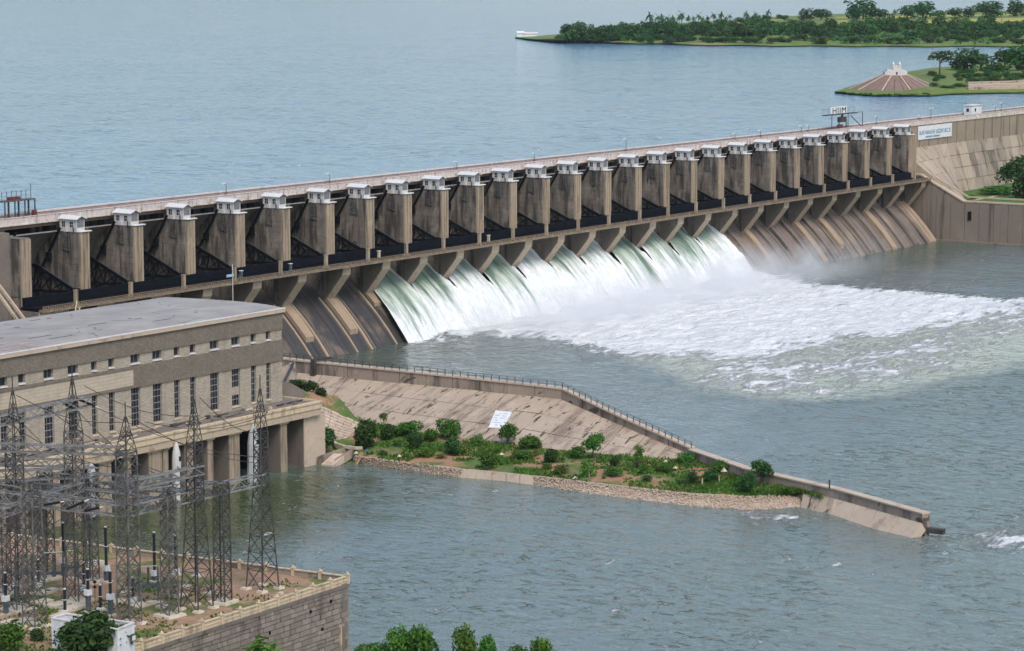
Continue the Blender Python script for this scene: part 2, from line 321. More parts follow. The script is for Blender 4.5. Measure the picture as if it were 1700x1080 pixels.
# ------------------------------------------------------------------ mesh and object helpers
def link(o): COL.objects.link(o); return o
def tag(o, label=None, cat=None, group=None, kind=None):
    if label: o['label'] = label
    if cat: o['category'] = cat
    if group: o['group'] = group
    if kind: o['kind'] = kind
    return o
def empty(name, loc=(0, 0, 0), rz=0.0):
    o = link(bpy.data.objects.new(name, None)); o.location = loc; o.rotation_euler = (0, 0, rz); o.empty_display_size = 0.5
    return o
def children_of(o): return KIDS.get(o.name, [])
KIDS = {}
def adopt(c, p):
    c.parent = p; KIDS.setdefault(p.name, []).append(c)
def copy_tree(o, parent=None):
    c = o.copy(); COL.objects.link(c)
    if parent is not None: adopt(c, parent)
    for ch in children_of(o): copy_tree(ch, c)
    return c

BOXF = ((0, 3, 2, 1), (4, 5, 6, 7), (0, 1, 5, 4), (1, 2, 6, 5), (2, 3, 7, 6), (3, 0, 4, 7))
class MB:
    def __init__(s): s.v = []; s.f = []
    def box(s, x0, x1, y0, y1, z0, z1):
        n = len(s.v)
        s.v += [(x0, y0, z0), (x1, y0, z0), (x1, y1, z0), (x0, y1, z0), (x0, y0, z1), (x1, y0, z1), (x1, y1, z1), (x0, y1, z1)]
        s.f += [tuple(n + i for i in q) for q in BOXF]; return s
    def poly(s, pts): n = len(s.v); s.v += [tuple(p) for p in pts]; s.f.append(tuple(range(n, n + len(pts)))); return s
    def hexa(s, a, b):                             # two matching quads: bottom ring a, top ring b
        n = len(s.v); s.v += [tuple(p) for p in a] + [tuple(p) for p in b]
        s.f += [tuple(n + i for i in q) for q in BOXF]; return s
    def prism_x(s, prof, x0, x1):                  # a (y,z) outline pushed along x
        n = len(s.v); k = len(prof)
        s.v += [(x0, y, z) for y, z in prof] + [(x1, y, z) for y, z in prof]
        s.f.append(tuple(range(n, n + k))); s.f.append(tuple(range(n + 2 * k - 1, n + k - 1, -1)))
        for i in range(k):
            j = (i + 1) % k; s.f.append((n + j, n + i, n + k + i, n + k + j))
        return s
    def strip_x(s, prof, x0, x1):                  # an open (y,z) line pushed along x: a bent sheet
        n = len(s.v); k = len(prof)
        s.v += [(x0, y, z) for y, z in prof] + [(x1, y, z) for y, z in prof]
        for i in range(k - 1): s.f.append((n + i, n + k + i, n + k + i + 1, n + i + 1))
        return s
    def bar(s, p, q, w=0.2, h=None):
        p = Vector(p); q = Vector(q); d = q - p
        if d.length < 1e-6: return s
        d.normalize(); h = h or w
        u = d.cross(Vector((0, 0, 1)));
        if u.length < 1e-3: u = Vector((1, 0, 0))
        u.normalize(); t = u.cross(d)
        a = [p + u * (i * w / 2) + t * (j * h / 2) for i, j in ((-1, -1), (1, -1), (1, 1), (-1, 1))]
        b = [x + (q - p) for x in a]
        return s.hexa(a, b)
    def cyl(s, c, r, z0, z1, n=8, r1=None):
        k = len(s.v); r1 = r if r1 is None else r1
        for z, rr in ((z0, r), (z1, r1)):
            s.v += [(c[0] + rr * math.cos(2 * math.pi * i / n), c[1] + rr * math.sin(2 * math.pi * i / n), z) for i in range(n)]
        for i in range(n):
            j = (i + 1) % n; s.f.append((k + i, k + j, k + n + j, k + n + i))
        s.f.append(tuple(k + n + i for i in range(n))); s.f.append(tuple(k + n - 1 - i for i in range(n))); return s
    def lathe(s, c, prof, n=10):
        k = len(s.v)
        for r, z in prof: s.v += [(c[0] + r * math.cos(2 * math.pi * i / n), c[1] + r * math.sin(2 * math.pi * i / n), c[2] + z) for i in range(n)]
        for m in range(len(prof) - 1):
            for i in range(n):
                j = (i + 1) % n; s.f.append((k + m * n + i, k + m * n + j, k + (m + 1) * n + j, k + (m + 1) * n + i))
        return s
    def tube(s, pts, r, n=5):
        for a, b in zip(pts[:-1], pts[1:]): s.bar(a, b, r * 2)
        return s
    def build(s, name, mat, parent=None, off=(0, 0, 0), kind=None):
        me = bpy.data.meshes.new(name)
        o3 = np.array(off, float)
        me.from_pydata([tuple(np.array(v, float) - o3) for v in s.v] if any(off) else s.v, [], s.f); me.validate()
        me.materials.append(mat); o = link(bpy.data.objects.new(name, me))
        if parent is not None: adopt(o, parent)
        if kind: o['kind'] = kind
        return o

def np_mesh(name, V, Fc, mat, parent=None, smooth=False, attrs=None):
    me = bpy.data.meshes.new(name); V = np.asarray(V, np.float32); Fc = np.asarray(Fc, np.int32)
    k = Fc.shape[1]
    me.vertices.add(len(V)); me.vertices.foreach_set('co', V.ravel())
    me.loops.add(Fc.size); me.loops.foreach_set('vertex_index', Fc.ravel())
    me.polygons.add(len(Fc)); me.polygons.foreach_set('loop_start', np.arange(0, Fc.size, k, dtype=np.int32))
    if smooth: me.polygons.foreach_set('use_smooth', np.ones(len(Fc), bool))
    for n, a in (attrs or {}).items():
        at = me.attributes.new(n, 'FLOAT', 'POINT'); at.data.foreach_set('value', np.asarray(a, np.float32).ravel())
    me.update(); me.validate(); me.materials.append(mat)
    o = link(bpy.data.objects.new(name, me))
    if parent is not None: adopt(o, parent)
    return o
def grid_faces(nx, ny):
    i = np.arange(nx - 1)[None, :] + nx * np.arange(ny - 1)[:, None]
    return np.stack([i, i + 1, i + nx + 1, i + nx], -1).reshape(-1, 4)
def _h(ix, iy, s):
    n = (ix.astype(np.int64) * 374761393 + iy.astype(np.int64) * 668265263 + s * 974711) & 0x7fffffff
    n = ((n ^ (n >> 13)) * 1274126177) & 0x7fffffff
    return ((n ^ (n >> 16)) & 0xffff) / 65535.0
def vnoise(x, y, s=0):
    ix = np.floor(x).astype(int); iy = np.floor(y).astype(int); fx = x - ix; fy = y - iy
    fx = fx * fx * (3 - 2 * fx); fy = fy * fy * (3 - 2 * fy)
    a = _h(ix, iy, s); b = _h(ix + 1, iy, s); c = _h(ix, iy + 1, s); d = _h(ix + 1, iy + 1, s)
    return (a * (1 - fx) + b * fx) * (1 - fy) + (c * (1 - fx) + d * fx) * fy
def fbm(x, y, o=4, s=0):
    t = 0; a = 0.5; n = 0
    for k in range(o): t = t + a * vnoise(x, y, s + k); n += a; x = x * 2.03 + 17.1; y = y * 2.03 + 5.7; a *= 0.5
    return t / n
def sdist(x, y, poly):                             # signed distance to a polygon, inside positive
    p = np.array(poly)[:, :2]; q = np.roll(p, -1, 0); best = np.full(x.shape, 1e18); ins = np.zeros(x.shape, bool)
    for (ax, ay), (bx, by) in zip(p, q):
        dx, dy = bx - ax, by - ay; t = np.clip(((x - ax) * dx + (y - ay) * dy) / (dx * dx + dy * dy + 1e-9), 0, 1)
        best = np.minimum(best, (x - ax - t * dx) ** 2 + (y - ay - t * dy) ** 2)
        c = ((ay > y) != (by > y)) & (x < (bx - ax) * (y - ay) / ((by - ay) if by != ay else 1e-9) + ax); ins ^= c
    d = np.sqrt(best); return np.where(ins, d, -d)
ORD = ['zeroth', 'first', 'second', 'third', 'fourth', 'fifth', 'sixth', 'seventh', 'eighth', 'ninth', 'tenth', 'eleventh', 'twelfth', 'thirteenth', 'fourteenth',
       'fifteenth', 'sixteenth', 'seventeenth', 'eighteenth', 'nineteenth', 'twentieth', 'twenty-first', 'twenty-second', 'twenty-third', 'twenty-fourth', 'twenty-fifth', 'twenty-sixth']

class Thing:
    """an Empty at the thing's base; its parts' meshes are given in world axes relative to loc (or local when loc is kept aside)"""
    def __init__(s, name, label, cat, loc=(0, 0, 0), group=None, rz=0.0):
        s.e = empty(name, loc, rz); tag(s.e, label, cat, group); s.off = loc; s.local = False
    def part(s, mb, name, mat, parent=None, kind=None, local=False):
        return mb.build(name, mat, parent or s.e, (0, 0, 0) if local else s.off, kind)

# ------------------------------------------------------------------ big setting: river, reservoir, ground sheets
ZR = 39.5
XP = [-20.9, 0.0, 20.16, 40.5, 60.97, 80.39, 100.26, 118.81, 137.01, 155.39, 173.82, 191.71, 210.07, 228.18, 246.23, 265.06, 282.92, 301.14, 319.53, 337.76, 356.27,
      374.31, 392.75, 411.52, 429.56, 448.12, 466.75]
PW = 3.7
def chute_z(y): return np.interp(y, [-20, -17, -12.3, -9, -6, -3, 0, 4, 8, 12, 17.2], [-10, -6, 0, 4.0, 7.2, 10.2, 12.9, 16.4, 19.2, 21.0, 21.8])

FOAM = [G(*p)[:2] for p in ((664, 570), (700, 571), (800, 560), (880, 566), (960, 588), (1060, 600), (1130, 612), (1180, 632), (1240, 648), (1330, 650), (1420, 632), (1500, 622),
        (1580, 600), (1640, 575), (1720, 560), (1800, 545), (1800, 492), (1640, 487), (1500, 481), (1400, 471), (1330, 462), (1265, 448), (1200, 430), (1000, 470), (800, 530), (690, 560))]
CORE = [G(*p)[:2] for p in ((668, 568), (760, 562), (880, 556), (980, 578), (1100, 590), (1200, 596), (1300, 590), (1400, 560), (1520, 545), (1650, 528), (1720, 520), (1720, 497), (1600, 492),
        (1450, 480), (1330, 468), (1262, 452), (1200, 430), (1000, 470), (800, 530), (690, 560))]
AER = [G(*p)[:2] for p in ((1030, 585), (1110, 622), (1200, 652), (1320, 665), (1450, 655), (1580, 630), (1720, 600), (1850, 560), (1850, 500), (1500, 520), (1200, 560))]
WAKE = [G(*p)[:2] for p in ((1210, 851), (1240, 862), (1300, 868), (1380, 862), (1330, 853))]
WAKE2 = [G(*p)[:2] for p in ((1515, 893), (1560, 900), (1640, 894), (1720, 880), (1720, 868), (1600, 886))]
WAKE3 = [G(*p)[:2] for p in ((1655, 893), (1662, 906), (1720, 908), (1720, 888))]
gx = np.unique(np.concatenate([np.linspace(-900, -240, 12), np.arange(-240, 472, 2.0), np.linspace(472, 476, 3)]))
gy = np.unique(np.concatenate([np.linspace(-900, -330, 12), np.arange(-330, -120, 2.5), np.arange(-120, -7.9, 1.5)]))
RX, RY = np.meshgrid(gx, gy)
d1, d2, d3 = sdist(RX, RY, FOAM), sdist(RX, RY, CORE), sdist(RX, RY, AER)
far_ = np.clip((-12 - RY) / 200, 0, 1)
big = fbm(RX * 0.018, RY * 0.03, 4, 61)
foam = np.clip(0.46 + d1 / 62, 0, 0.66) + np.clip(0.12 + d2 / 34, 0, 0.6) * (1 - 0.26 * far_) + (big - 0.5) * 0.5 * np.clip(far_ * 3, 0, 1) * np.clip(1 + d1 / 30, 0, 1)
foam = np.where(d1 < -34, 0, foam)
for wk, s_, q_ in ((WAKE, 5, .5), (WAKE2, 4, .42), (WAKE3, 4, .66)):
    dw = sdist(RX, RY, wk); foam = np.maximum(foam, np.clip(q_ + dw / s_ * 0.25, 0, 0.9) * (dw > -8))
foam = np.clip(foam, 0, 1.2)
aer = np.clip(0.55 + d3 / 32, 0, 1.1)
toe = np.clip(1 - (-12 - RY) / 30, 0, 1) * np.clip(d2 / 6, 0, 1)
rough_w = np.clip(foam, 0, 1)
RZ = rough_w * (fbm(RX * 0.10, RY * 0.16, 5, 3) - 0.45) * 1.7 + toe * (fbm(RX * 0.16, RY * 0.2, 4, 9)) * 2.6
RZ = np.where(foam > 0, RZ, 0) + (fbm(RX * 0.05, RY * 0.09, 3, 21) - 0.5) * 0.5
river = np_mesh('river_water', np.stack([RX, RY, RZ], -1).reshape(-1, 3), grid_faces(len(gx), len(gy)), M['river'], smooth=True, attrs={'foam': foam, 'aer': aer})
tag(river, 'grey-green river below the dam, white with foam under the open gates', 'river', kind='structure')

rs = np.concatenate([np.linspace(-1500, 9000, 60)]); ys = np.concatenate([[16.2], np.linspace(60, 9000, 50)])
SX, SY = np.meshgrid(rs, ys)
res = np_mesh('reservoir_water', np.stack([SX, SY, np.full(SX.shape, ZR)], -1).reshape(-1, 3), grid_faces(len(rs), len(ys)), M['reservoir'], smooth=True)
tag(res, 'broad pale blue reservoir held back by the dam', 'reservoir', kind='structure')

# bed sheet under everything, out to the horizon
bed = MB().poly([(-4000, -4000, -5), (9400, -4000, -5), (9400, 9400, -5), (-4000, 9400, -5)]).build('ground', M['hill'], kind='structure')
tag(bed, 'land under and around the river', 'ground')
# far shore beyond the reservoir: unseen hills raised so their reflection darkens the water
fx = np.linspace(-1500, 9000, 160); fs = np.linspace(0, 1, 8)
FX, FS = np.meshgrid(fx, fs)
FY = 8200 - np.clip(FX - 3500, 0, None) * 0.5 + FS * 900
FZ = ZR - 2 + np.sin(FS * np.pi / 2) * (70 + 220 * fbm(FX * 0.0012, FS * 0 + 3, 4, 5))
o = np_mesh('far_hills', np.stack([FX, FY, FZ], -1).reshape(-1, 3), grid_faces(160, 8), M['hill'], smooth=True)
tag(o, 'unseen scrubby hills, raised to darken the water, along the far shore of the reservoir', 'hills', kind='structure')
# hillside under the viewpoint and near bank
pts = []
d_ = np.array([0, 25, 70, 140, 230, 320, 360, 372, 395, 430]); hz = np.array([106, 99, 82, 56, 30, 11, 4.5, 2.6, 0.4, -4])
th = np.linspace(-0.9, 1.0, 40)
HV = [[CAM[0] - 40 + (d + 40) * math.cos(AZ + t) * (1 + 0.12 * max(0, t)), CAM[1] - 30 + (d + 40) * math.sin(AZ + t) * (1 + 0.12 * max(0, t)), z + (vnoise(np.array([t * 6.0]), np.array([d / 60.0]), 4)[0] - 0.5) * min(3, z * 0.1 + 0.3)] for d, z in zip(d_, hz) for t in th]
o = np_mesh('near_hillside', HV, grid_faces(40, len(d_)), M['hill'], smooth=True)
tag(o, 'scrubby hillside falling to the near bank of the river', 'hillside', kind='structure')

# ------------------------------------------------------------------ the dam
DAM = Thing('dam', 'long grey-brown concrete gated dam crossing the whole picture', 'dam', (230, 0, 0))
X0, X1 = -230.0, 900.0
p_ = DAM.part(MB().box(X0, X1, 8.0, 16.4, 44.3, 45.0), 'road_deck', M['beam'])
DAM.part(MB().box(X0, X1, 8.6, 15.9, 45.0, 45.06), 'road', M['road'])
DAM.part(MB().box(X0, X1, 8.5, 9.3, 43.1, 44.297).box(X0, X1, 14.5, 15.3, 43.1, 44.297), 'girder', M['beam'])
q_ = DAM.part(MB().box(X0, X1, 7.75, 8.15, 44.1, 46.0), 'parapet_wall', M['deck'])
rb = MB().box(X0, X1, 7.5, 7.748, 44.05, 44.35).box(X0, X1, 7.6, 8.3, 46.003, 46.16)
DAM.part(rb, 'parapet_rail', M['deck'], q_)
ps = MB()
for k in range(int((X1 - X0) / 1.9)):
    ps.box(X0 + k * 1.9, X0 + k * 1.9 + 0.22, 7.62, 7.747, 44.36, 45.98)
DAM.part(ps, 'parapet_rib', M['deck'], q_, 'stuff')
u_ = DAM.part(MB().box(X0, X1, 16.15, 16.5, 45.0, 45.85), 'parapet_wall', M['pink'])
DAM.part(MB().box(X0, X1, 16.0, 16.65, 45.853, 46.25), 'coping', M['coping'], u_)
for k in range(26):
    a, b = XP[k] + 0.01, XP[k + 1] - PW - 0.01
    DAM.part(MB().box(a, b, 17.3, 18.2, 36, 43.09), 'breast_wall', M['navy'])  # added near-black panel that keeps the gap under the deck dark
# piers
body = MB()
prof = [(0, 23.9), (0, 41.5), (7.2, 41.5), (9.0, 41.0), (9.0, 43.09), (20, 43.09), (20, -3), (1.0, -3), (1.0, 12.0), (1.0, 23.9)]
body.prism_x(prof, -PW, 0)
body.box(-PW - 0.12, -PW - 0.002, 0.02, 5.4, 27, 41.2).box(0.002, 0.12, 0.02, 5.4, 27, 41.2)
body.box(-PW - 0.1, 0.1, 0.1, 7.3, 41.502, 41.66)
nose = MB().box(-PW + 0.02, -0.02, -0.3, -0.003, 24.5, 41.45)
for a in (-3.55, -2.2, -0.95): nose.box(a, a + 0.75, -0.48, -0.302, 24.6, 41.4)
corb = MB().prism_x([(0.99, 11.4), (0.75, 13.4), (-5.7, 21.3), (-6.1, 23.72), (0.99, 23.72)], -PW + 0.03, -0.03)
flute = MB()
for a in (-3.6, -2.35, -1.1):
    flute.hexa([(a, -5.98, 22.0), (a + 0.75, -5.98, 22.0), (a + 0.75, -5.6, 22.0), (a, -5.6, 22.0)], [(a, -6.32, 23.7), (a + 0.75, -6.32, 23.7), (a + 0.75, -6.0, 23.7), (a, -6.0, 23.7)])
fx_ = MB().hexa([(-PW + 0.05, 0.5, 13.35), (-0.05, 0.5, 13.35), (-0.05, 0.76, 13.45), (-PW + 0.05, 0.76, 13.45)], [(-PW + 0.05, -6.0, 21.3), (-0.05, -6.0, 21.3), (-0.05, -5.72, 21.36), (-PW + 0.05, -5.72, 21.36)])
fx_.hexa([(-PW + 0.05, -6.0, 21.303), (-0.05, -6.0, 21.303), (-0.05, -5.72, 21.363), (-PW + 0.05, -5.72, 21.363)], [(-PW + 0.05, -6.3, 23.7), (-0.05, -6.3, 23.7), (-0.05, -6.0, 23.7), (-PW + 0.05, -6.0, 23.7)])
lad = MB()
tri = [(-PW - 0.35, 3.2, 41.3), (-PW - 0.35, 3.0, 36.7), (-PW - 0.35, 5.3, 37.3), (-PW - 0.35, 4.9, 41.3)]
for a, b in ((0, 1), (1, 2), (2, 3)): lad.bar(tri[a], tri[b], 0.22)
for f in (0.2, 0.4, 0.6, 0.8):
    lad.bar(np.array(tri[0]) * (1 - f) + np.array(tri[1]) * f, np.array(tri[3]) * (1 - f) + np.array(tri[2]) * f, 0.12)
lad.bar(tri[0], tri[2], 0.12)
blk = MB().box(-PW - 2.4, -PW - 0.15, 7.6, 10.4, 41.5, 43.05)
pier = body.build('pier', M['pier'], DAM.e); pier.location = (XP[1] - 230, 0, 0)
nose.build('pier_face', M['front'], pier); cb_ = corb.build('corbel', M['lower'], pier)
fx_.build('corbel_face', M['ledge'], pier); lad.build('ladder', M['steel'], pier); blk.build('bearing', M['navy'], pier)  # corbel face paler: light bounced off the foam is put into its colour
for i in list(range(2, 27)) + [0]:
    c = copy_tree(pier, DAM.e); c.location = (XP[i] - 230, 0, 0)
# chutes between pier centres
for i in range(1, 27):
    a, b = XP[i - 1] - PW / 2, XP[i] - PW / 2
    yy = [16.6, 12, 8, 4, 2, 0, -3, -6, -9, -12.3, -17]
    pr = [(y, float(chute_z(y))) for y in yy]
    m = M['chute'] if i < 19 else M['chutedry']
    DAM.part(MB().prism_x(pr + [(-17, -8.5), (16.6, -8.5)], a, b), 'chute', m)
# spurs under the corbels, and the low ridges on the dry chutes
def follow(y0, y1, h, drop=0.6, n=8):
    up = [(y, float(chute_z(y)) + h) for y in np.linspace(y0, y1, n)]
    dn = [(y, float(chute_z(y)) - drop) for y in np.linspace(y1, y0, n)]
    return up + dn
for i in range(1, 26):
    xr = XP[i]
    if i in (8, 9, 10, 11, 12, 13, 14, 15, 16, 17): end, h = -3.0, 0.6
    elif i < 8: end, h = (-8.6, 1.5) if i != 7 else (-3.0, 1.0)
    else: end, h = [-13.2, -11, -12, -13, -9.5, -12.6, -13, -13][i - 18], 1.7
    DAM.part(MB().prism_x(follow(0.97, end, h), xr - PW + 0.1, xr - 0.1), 'spur', M['ridge'] if i < 8 or i in (19, 21, 22, 24) else M['chutedry'])
for i in list(range(1, 8)) + list(range(18, 26)):
    for k, (dx, wd, h) in enumerate(((0.9, 1.0, 0.7), (-5.6, 0.7, 0.45), (2.9, 0.5, 0.35))):
        if i > 7 and k == 2: dx, wd, h = 5.5 + (i % 3), 3.2, 1.2
        if i == 7 and k != 1: continue
        DAM.part(MB().prism_x(follow(1.5, -13.4, h), XP[i] + dx, XP[i] + dx + wd), 'ridge', M['ridge'] if (i < 8 and k < 2) else M['chutedry'])
DAM.part(MB().prism_x(follow(1.5, -12.8, 1.2), XP[26] - 8.5, XP[26] - 3.0), 'spur', M['ridge'])
# trunnion beam, dark platform, walkway
for k in range(1, 27):
    DAM.part(MB().box(XP[k - 1] - PW + 0.02, XP[k] - PW - 0.02, -1.5, -0.52, 24.75, 26.9), 'trunnion_beam', M['navy'])
DAM.part(MB().box(-24.6, 468.5, -6.2, -0.02, 24.0, 24.6), 'platform', M['navy'])
WALK = DAM.part(MB().box(-24.6, 468.5, -7.5, -6.203, 23.75, 24.25), 'walkway', M['beam'])
rl = MB().box(-24.6, 468.5, -7.6, -7.503, 23.6, 23.95)
for z in (24.65, 25.05): rl.box(-24.6, 468.5, -7.56, -7.44, z, z + 0.12)
DAM.part(rl, 'handrail', M['rail'], WALK)
ba = MB()
for k in range(int(493 / 0.85)):
    x = -24.4 + k * 0.85
    ba.box(x, x + 0.16, -7.54, -7.46, 24.0, 25.05)
    if k % 3 == 0: ba.box(x - 0.1, x + 0.5, -7.66, -7.605, 23.6, 24.5)
DAM.part(ba, 'baluster', M['rail'], WALK, 'stuff')
# block closing the last bay and the unbroken dam beyond it
DAM.part(MB().box(466.9, 470.8, 0.2, 7.7, 24, 43.09), 'end_block', M['front'])
DAM.part(MB().box(470.85, X1, 7.8, 16.0, 10, 44.29), 'upper_wall', M['damwall'])
rw = random.Random(3)
def foot_y(x): return float(np.interp(x, [471, 496, 512, 560, 900], [-21, -9, 1.0, 3.0, 4.0]))
x = 470.9
for k in range(15):
    wd = 8.6
    Fa, Fb = np.array((x + .08, foot_y(x), 15.0)), np.array((x + wd - .08, foot_y(x + wd), 15.0)); Ta, Tb = np.array((x + .08, 7.79, 35.2)), np.array((x + wd - .08, 7.79, 35.2))
    cm_ = rw.choice(['damface', 'damlight', 'damdark', 'damface'])
    for r_ in range(4):
        u0, u1 = r_ / 4 + .004, (r_ + 1) / 4 - .004; pr_ = np.array([0, -0.57, 0.5]) * rw.uniform(0.02, 0.2)
        q = [Fa * u1 + Ta * (1 - u1), Fb * u1 + Tb * (1 - u1), Fb * u0 + Tb * (1 - u0), Fa * u0 + Ta * (1 - u0)]
        DAM.part(MB().hexa([p + np.array((0, .9, -.4)) for p in q], [p + pr_ for p in q]), 'face_panel', M[cm_ if rw.random() < .7 else 'damface'])
    DAM.part(MB().hexa([(*Fa[:2], 5), (*Fb[:2], 5), (Fb[0], 9, 5), (Fa[0], 9, 5)], [Fa + (-.08, .35, -.1), Fb + (.08, .35, -.1), Tb + (.08, .3, -.3), Ta + (-.08, .3, -.3)]), 'sloped_face', M['damface'])
    x += wd
for k in range(1, 14):
    DAM.part(MB().box(470.9 + k * 8.6, 471.1 + k * 8.6, 7.6, 7.797, 35.3, 44.2), 'joint_strip', M['lower'])
# the power-dam length behind the powerhouse
DAM.part(MB().box(X0, -25, 3, 16, -3, 43.09), 'bulkhead', M['lower'])
DAM.part(MB().box(-70, 9, -24, 0.95, -3, 19.5), 'bulkhead_base', M['lower'])
for (xa, ya, za, xb, yb, zb) in ((-33, 1, 33, -30.5, -10, 20), (-35, 1, 33, -33, -10, 20)):
    DAM.part(MB().bar((xa, ya, za), (xb, yb, zb), .6), 'strut', M['ledge'])
for xx in (-20, -9):
    c_ = G(70 if xx > -15 else 60, 520, 21)
DAM.part(MB().box(-22, -9, -14, -12.8, 19.5, 22.6), 'low_wall', M['front'])
DAM.part(MB().box(-8.8, 4, -15, -14.2, 19.5, 22.0), 'low_wall', M['ledge'])

# ------------------------------------------------------------------ hoist huts on the piers
HUT = Thing('hoist_hut', None, 'hut', (0, 0, 0))
a0, a1, b0, b1, zt = -1.86, 1.05, 0.55, 6.5, 3.25
wb = MB().box(a1 - 0.18, a1, b0, b1, 0.16, zt).box(a0 + 0.18, a1 - 0.18, b1 - 0.18, b1, 0.16, zt)
wins = ((4.55, 5.75), (1.75, 2.95))
ylist = [b0] + [v for p in sorted(wins) for v in p] + [b1]
for k in range(0, len(ylist), 2): wb.box(a0, a0 + 0.18, ylist[k], ylist[k + 1], 0.16, zt)
for p in wins: wb.box(a0, a0 + 0.18, p[0], p[1], 0.16, 1.25).box(a0, a0 + 0.18, p[0], p[1], 2.75, zt)
wb.box(a0 + 0.18, a1 - 0.18, b0, b0 + 0.18, 0.16, 1.2)
mid = (a0 + a1) / 2
wb.hexa([(a0, b1 - 0.18, zt), (a1, b1 - 0.18, zt), (a1, b1, zt), (a0, b1, zt)], [(mid, b1 - 0.18, zt + 0.75), (mid, b1 - 0.18, zt + 0.75), (mid, b1, zt + 0.75), (mid, b1, zt + 0.75)])
HUT.part(wb, 'wall', M['hutwall'])
rf = MB()
for sx, ex in ((-1, a0 - 0.45), (1, a1 + 0.45)):
    e0 = np.array((ex, b0 - 0.45, zt + 0.02)); e1 = np.array((ex, b1 + 0.4, zt + 0.02)); r0 = np.array((mid, b0 - 0.45, zt + 0.85)); r1 = np.array((mid, b1 + 0.4, zt + 0.85)); up = np.array((0, 0, 0.16))
    rf.hexa([e0, r0, r1, e1], [e0 + up, r0 + up, r1 + up, e1 + up])
HUT.part(rf, 'roof', M['hutroof'])
for p in wins:
    f = MB().box(a0 - 0.06, a0 + 0.1, p[0] - 0.1, p[0], 1.15, 2.85).box(a0 - 0.06, a0 + 0.1, p[1], p[1] + 0.1, 1.15, 2.85).box(a0 - 0.09, a0 + 0.1, p[0] - 0.12, p[1] + 0.12, 1.05, 1.15).box(a0 - 0.16, a0 + 0.1, p[0] - 0.12, p[1] + 0.12, 2.75, 2.86)
    f.box(a0 + 0.05, a0 + 0.11, (p[0] + p[1]) / 2 - 0.04, (p[0] + p[1]) / 2 + 0.04, 1.15, 2.75).box(a0 + 0.05, a0 + 0.11, p[0], p[1], 1.95, 2.02)
    wn = HUT.part(f, 'window', M['hutwall'])
    HUT.part(MB().box(a0 + 0.12, a0 + 0.15, p[0], p[1], 1.15, 2.75), 'pane', M['glass'], wn)
f = MB()
for k in range(7): xx = a0 + 0.1 + k * (a1 - a0 - 0.25) / 6; f.box(xx, xx + 0.06, b0 + 0.02, b0 + 0.1, 1.2, zt)
for k in range(5): zz = 1.2 + k * 0.5; f.box(a0 + 0.05, a1 - 0.05, b0 + 0.03, b0 + 0.09, zz, zz + 0.05)
lw = HUT.part(f, 'lattice_window', M['lattice'])
HUT.part(MB().poly([(a0 + 0.05, b0 + 0.14, 1.2), (a1 - 0.05, b0 + 0.14, 1.2), (a1 - 0.05, b0 + 0.14, zt), (mid, b0 + 0.14, zt + 0.72), (a0 + 0.05, b0 + 0.14, zt)]), 'mesh_screen', M['lattice'], lw)
HUT.part(MB().box(a0 - 0.05, 2.35, -0.75, b0 - 0.003, 0.165, 0.4), 'ledge', M['white'])
f = MB()
for xx in (1.15, 1.7, 2.25): f.bar((xx, 0.2, 0.4), (xx, 0.2, 1.3), 0.07)
for zz in (0.85, 1.3): f.bar((1.15, 0.2, zz), (2.25, 0.2, zz), 0.07)
HUT.part(f, 'railing', M['rail'])
f = MB().box(a0 - 0.65, a0 - 0.02, 3.5, 4.3, 0.16, 1.2)
HUT.part(f, 'hoist_box', M['hutwall'])
HUT.part(MB().box(a0 - 0.5, a0 - 0.3, 1.2, 1.45, 0.0, 1.35), 'pipe', M['darksteel'])
for i in range(1, 27):
    h = HUT.e if i == 1 else copy_tree(HUT.e)
    h.location = (XP[i] - PW / 2, 0, 41.5)
    where = 'beside the steel mast frame end' if i == 1 else 'next to the long blue-lettered signboard' if i == 26 else 'counting from the powerhouse end'
    tag(h, f'white gate-hoist hut on the {ORD[i]} hut-bearing pier, {where}', 'hut', 'white hoist huts along the dam piers')

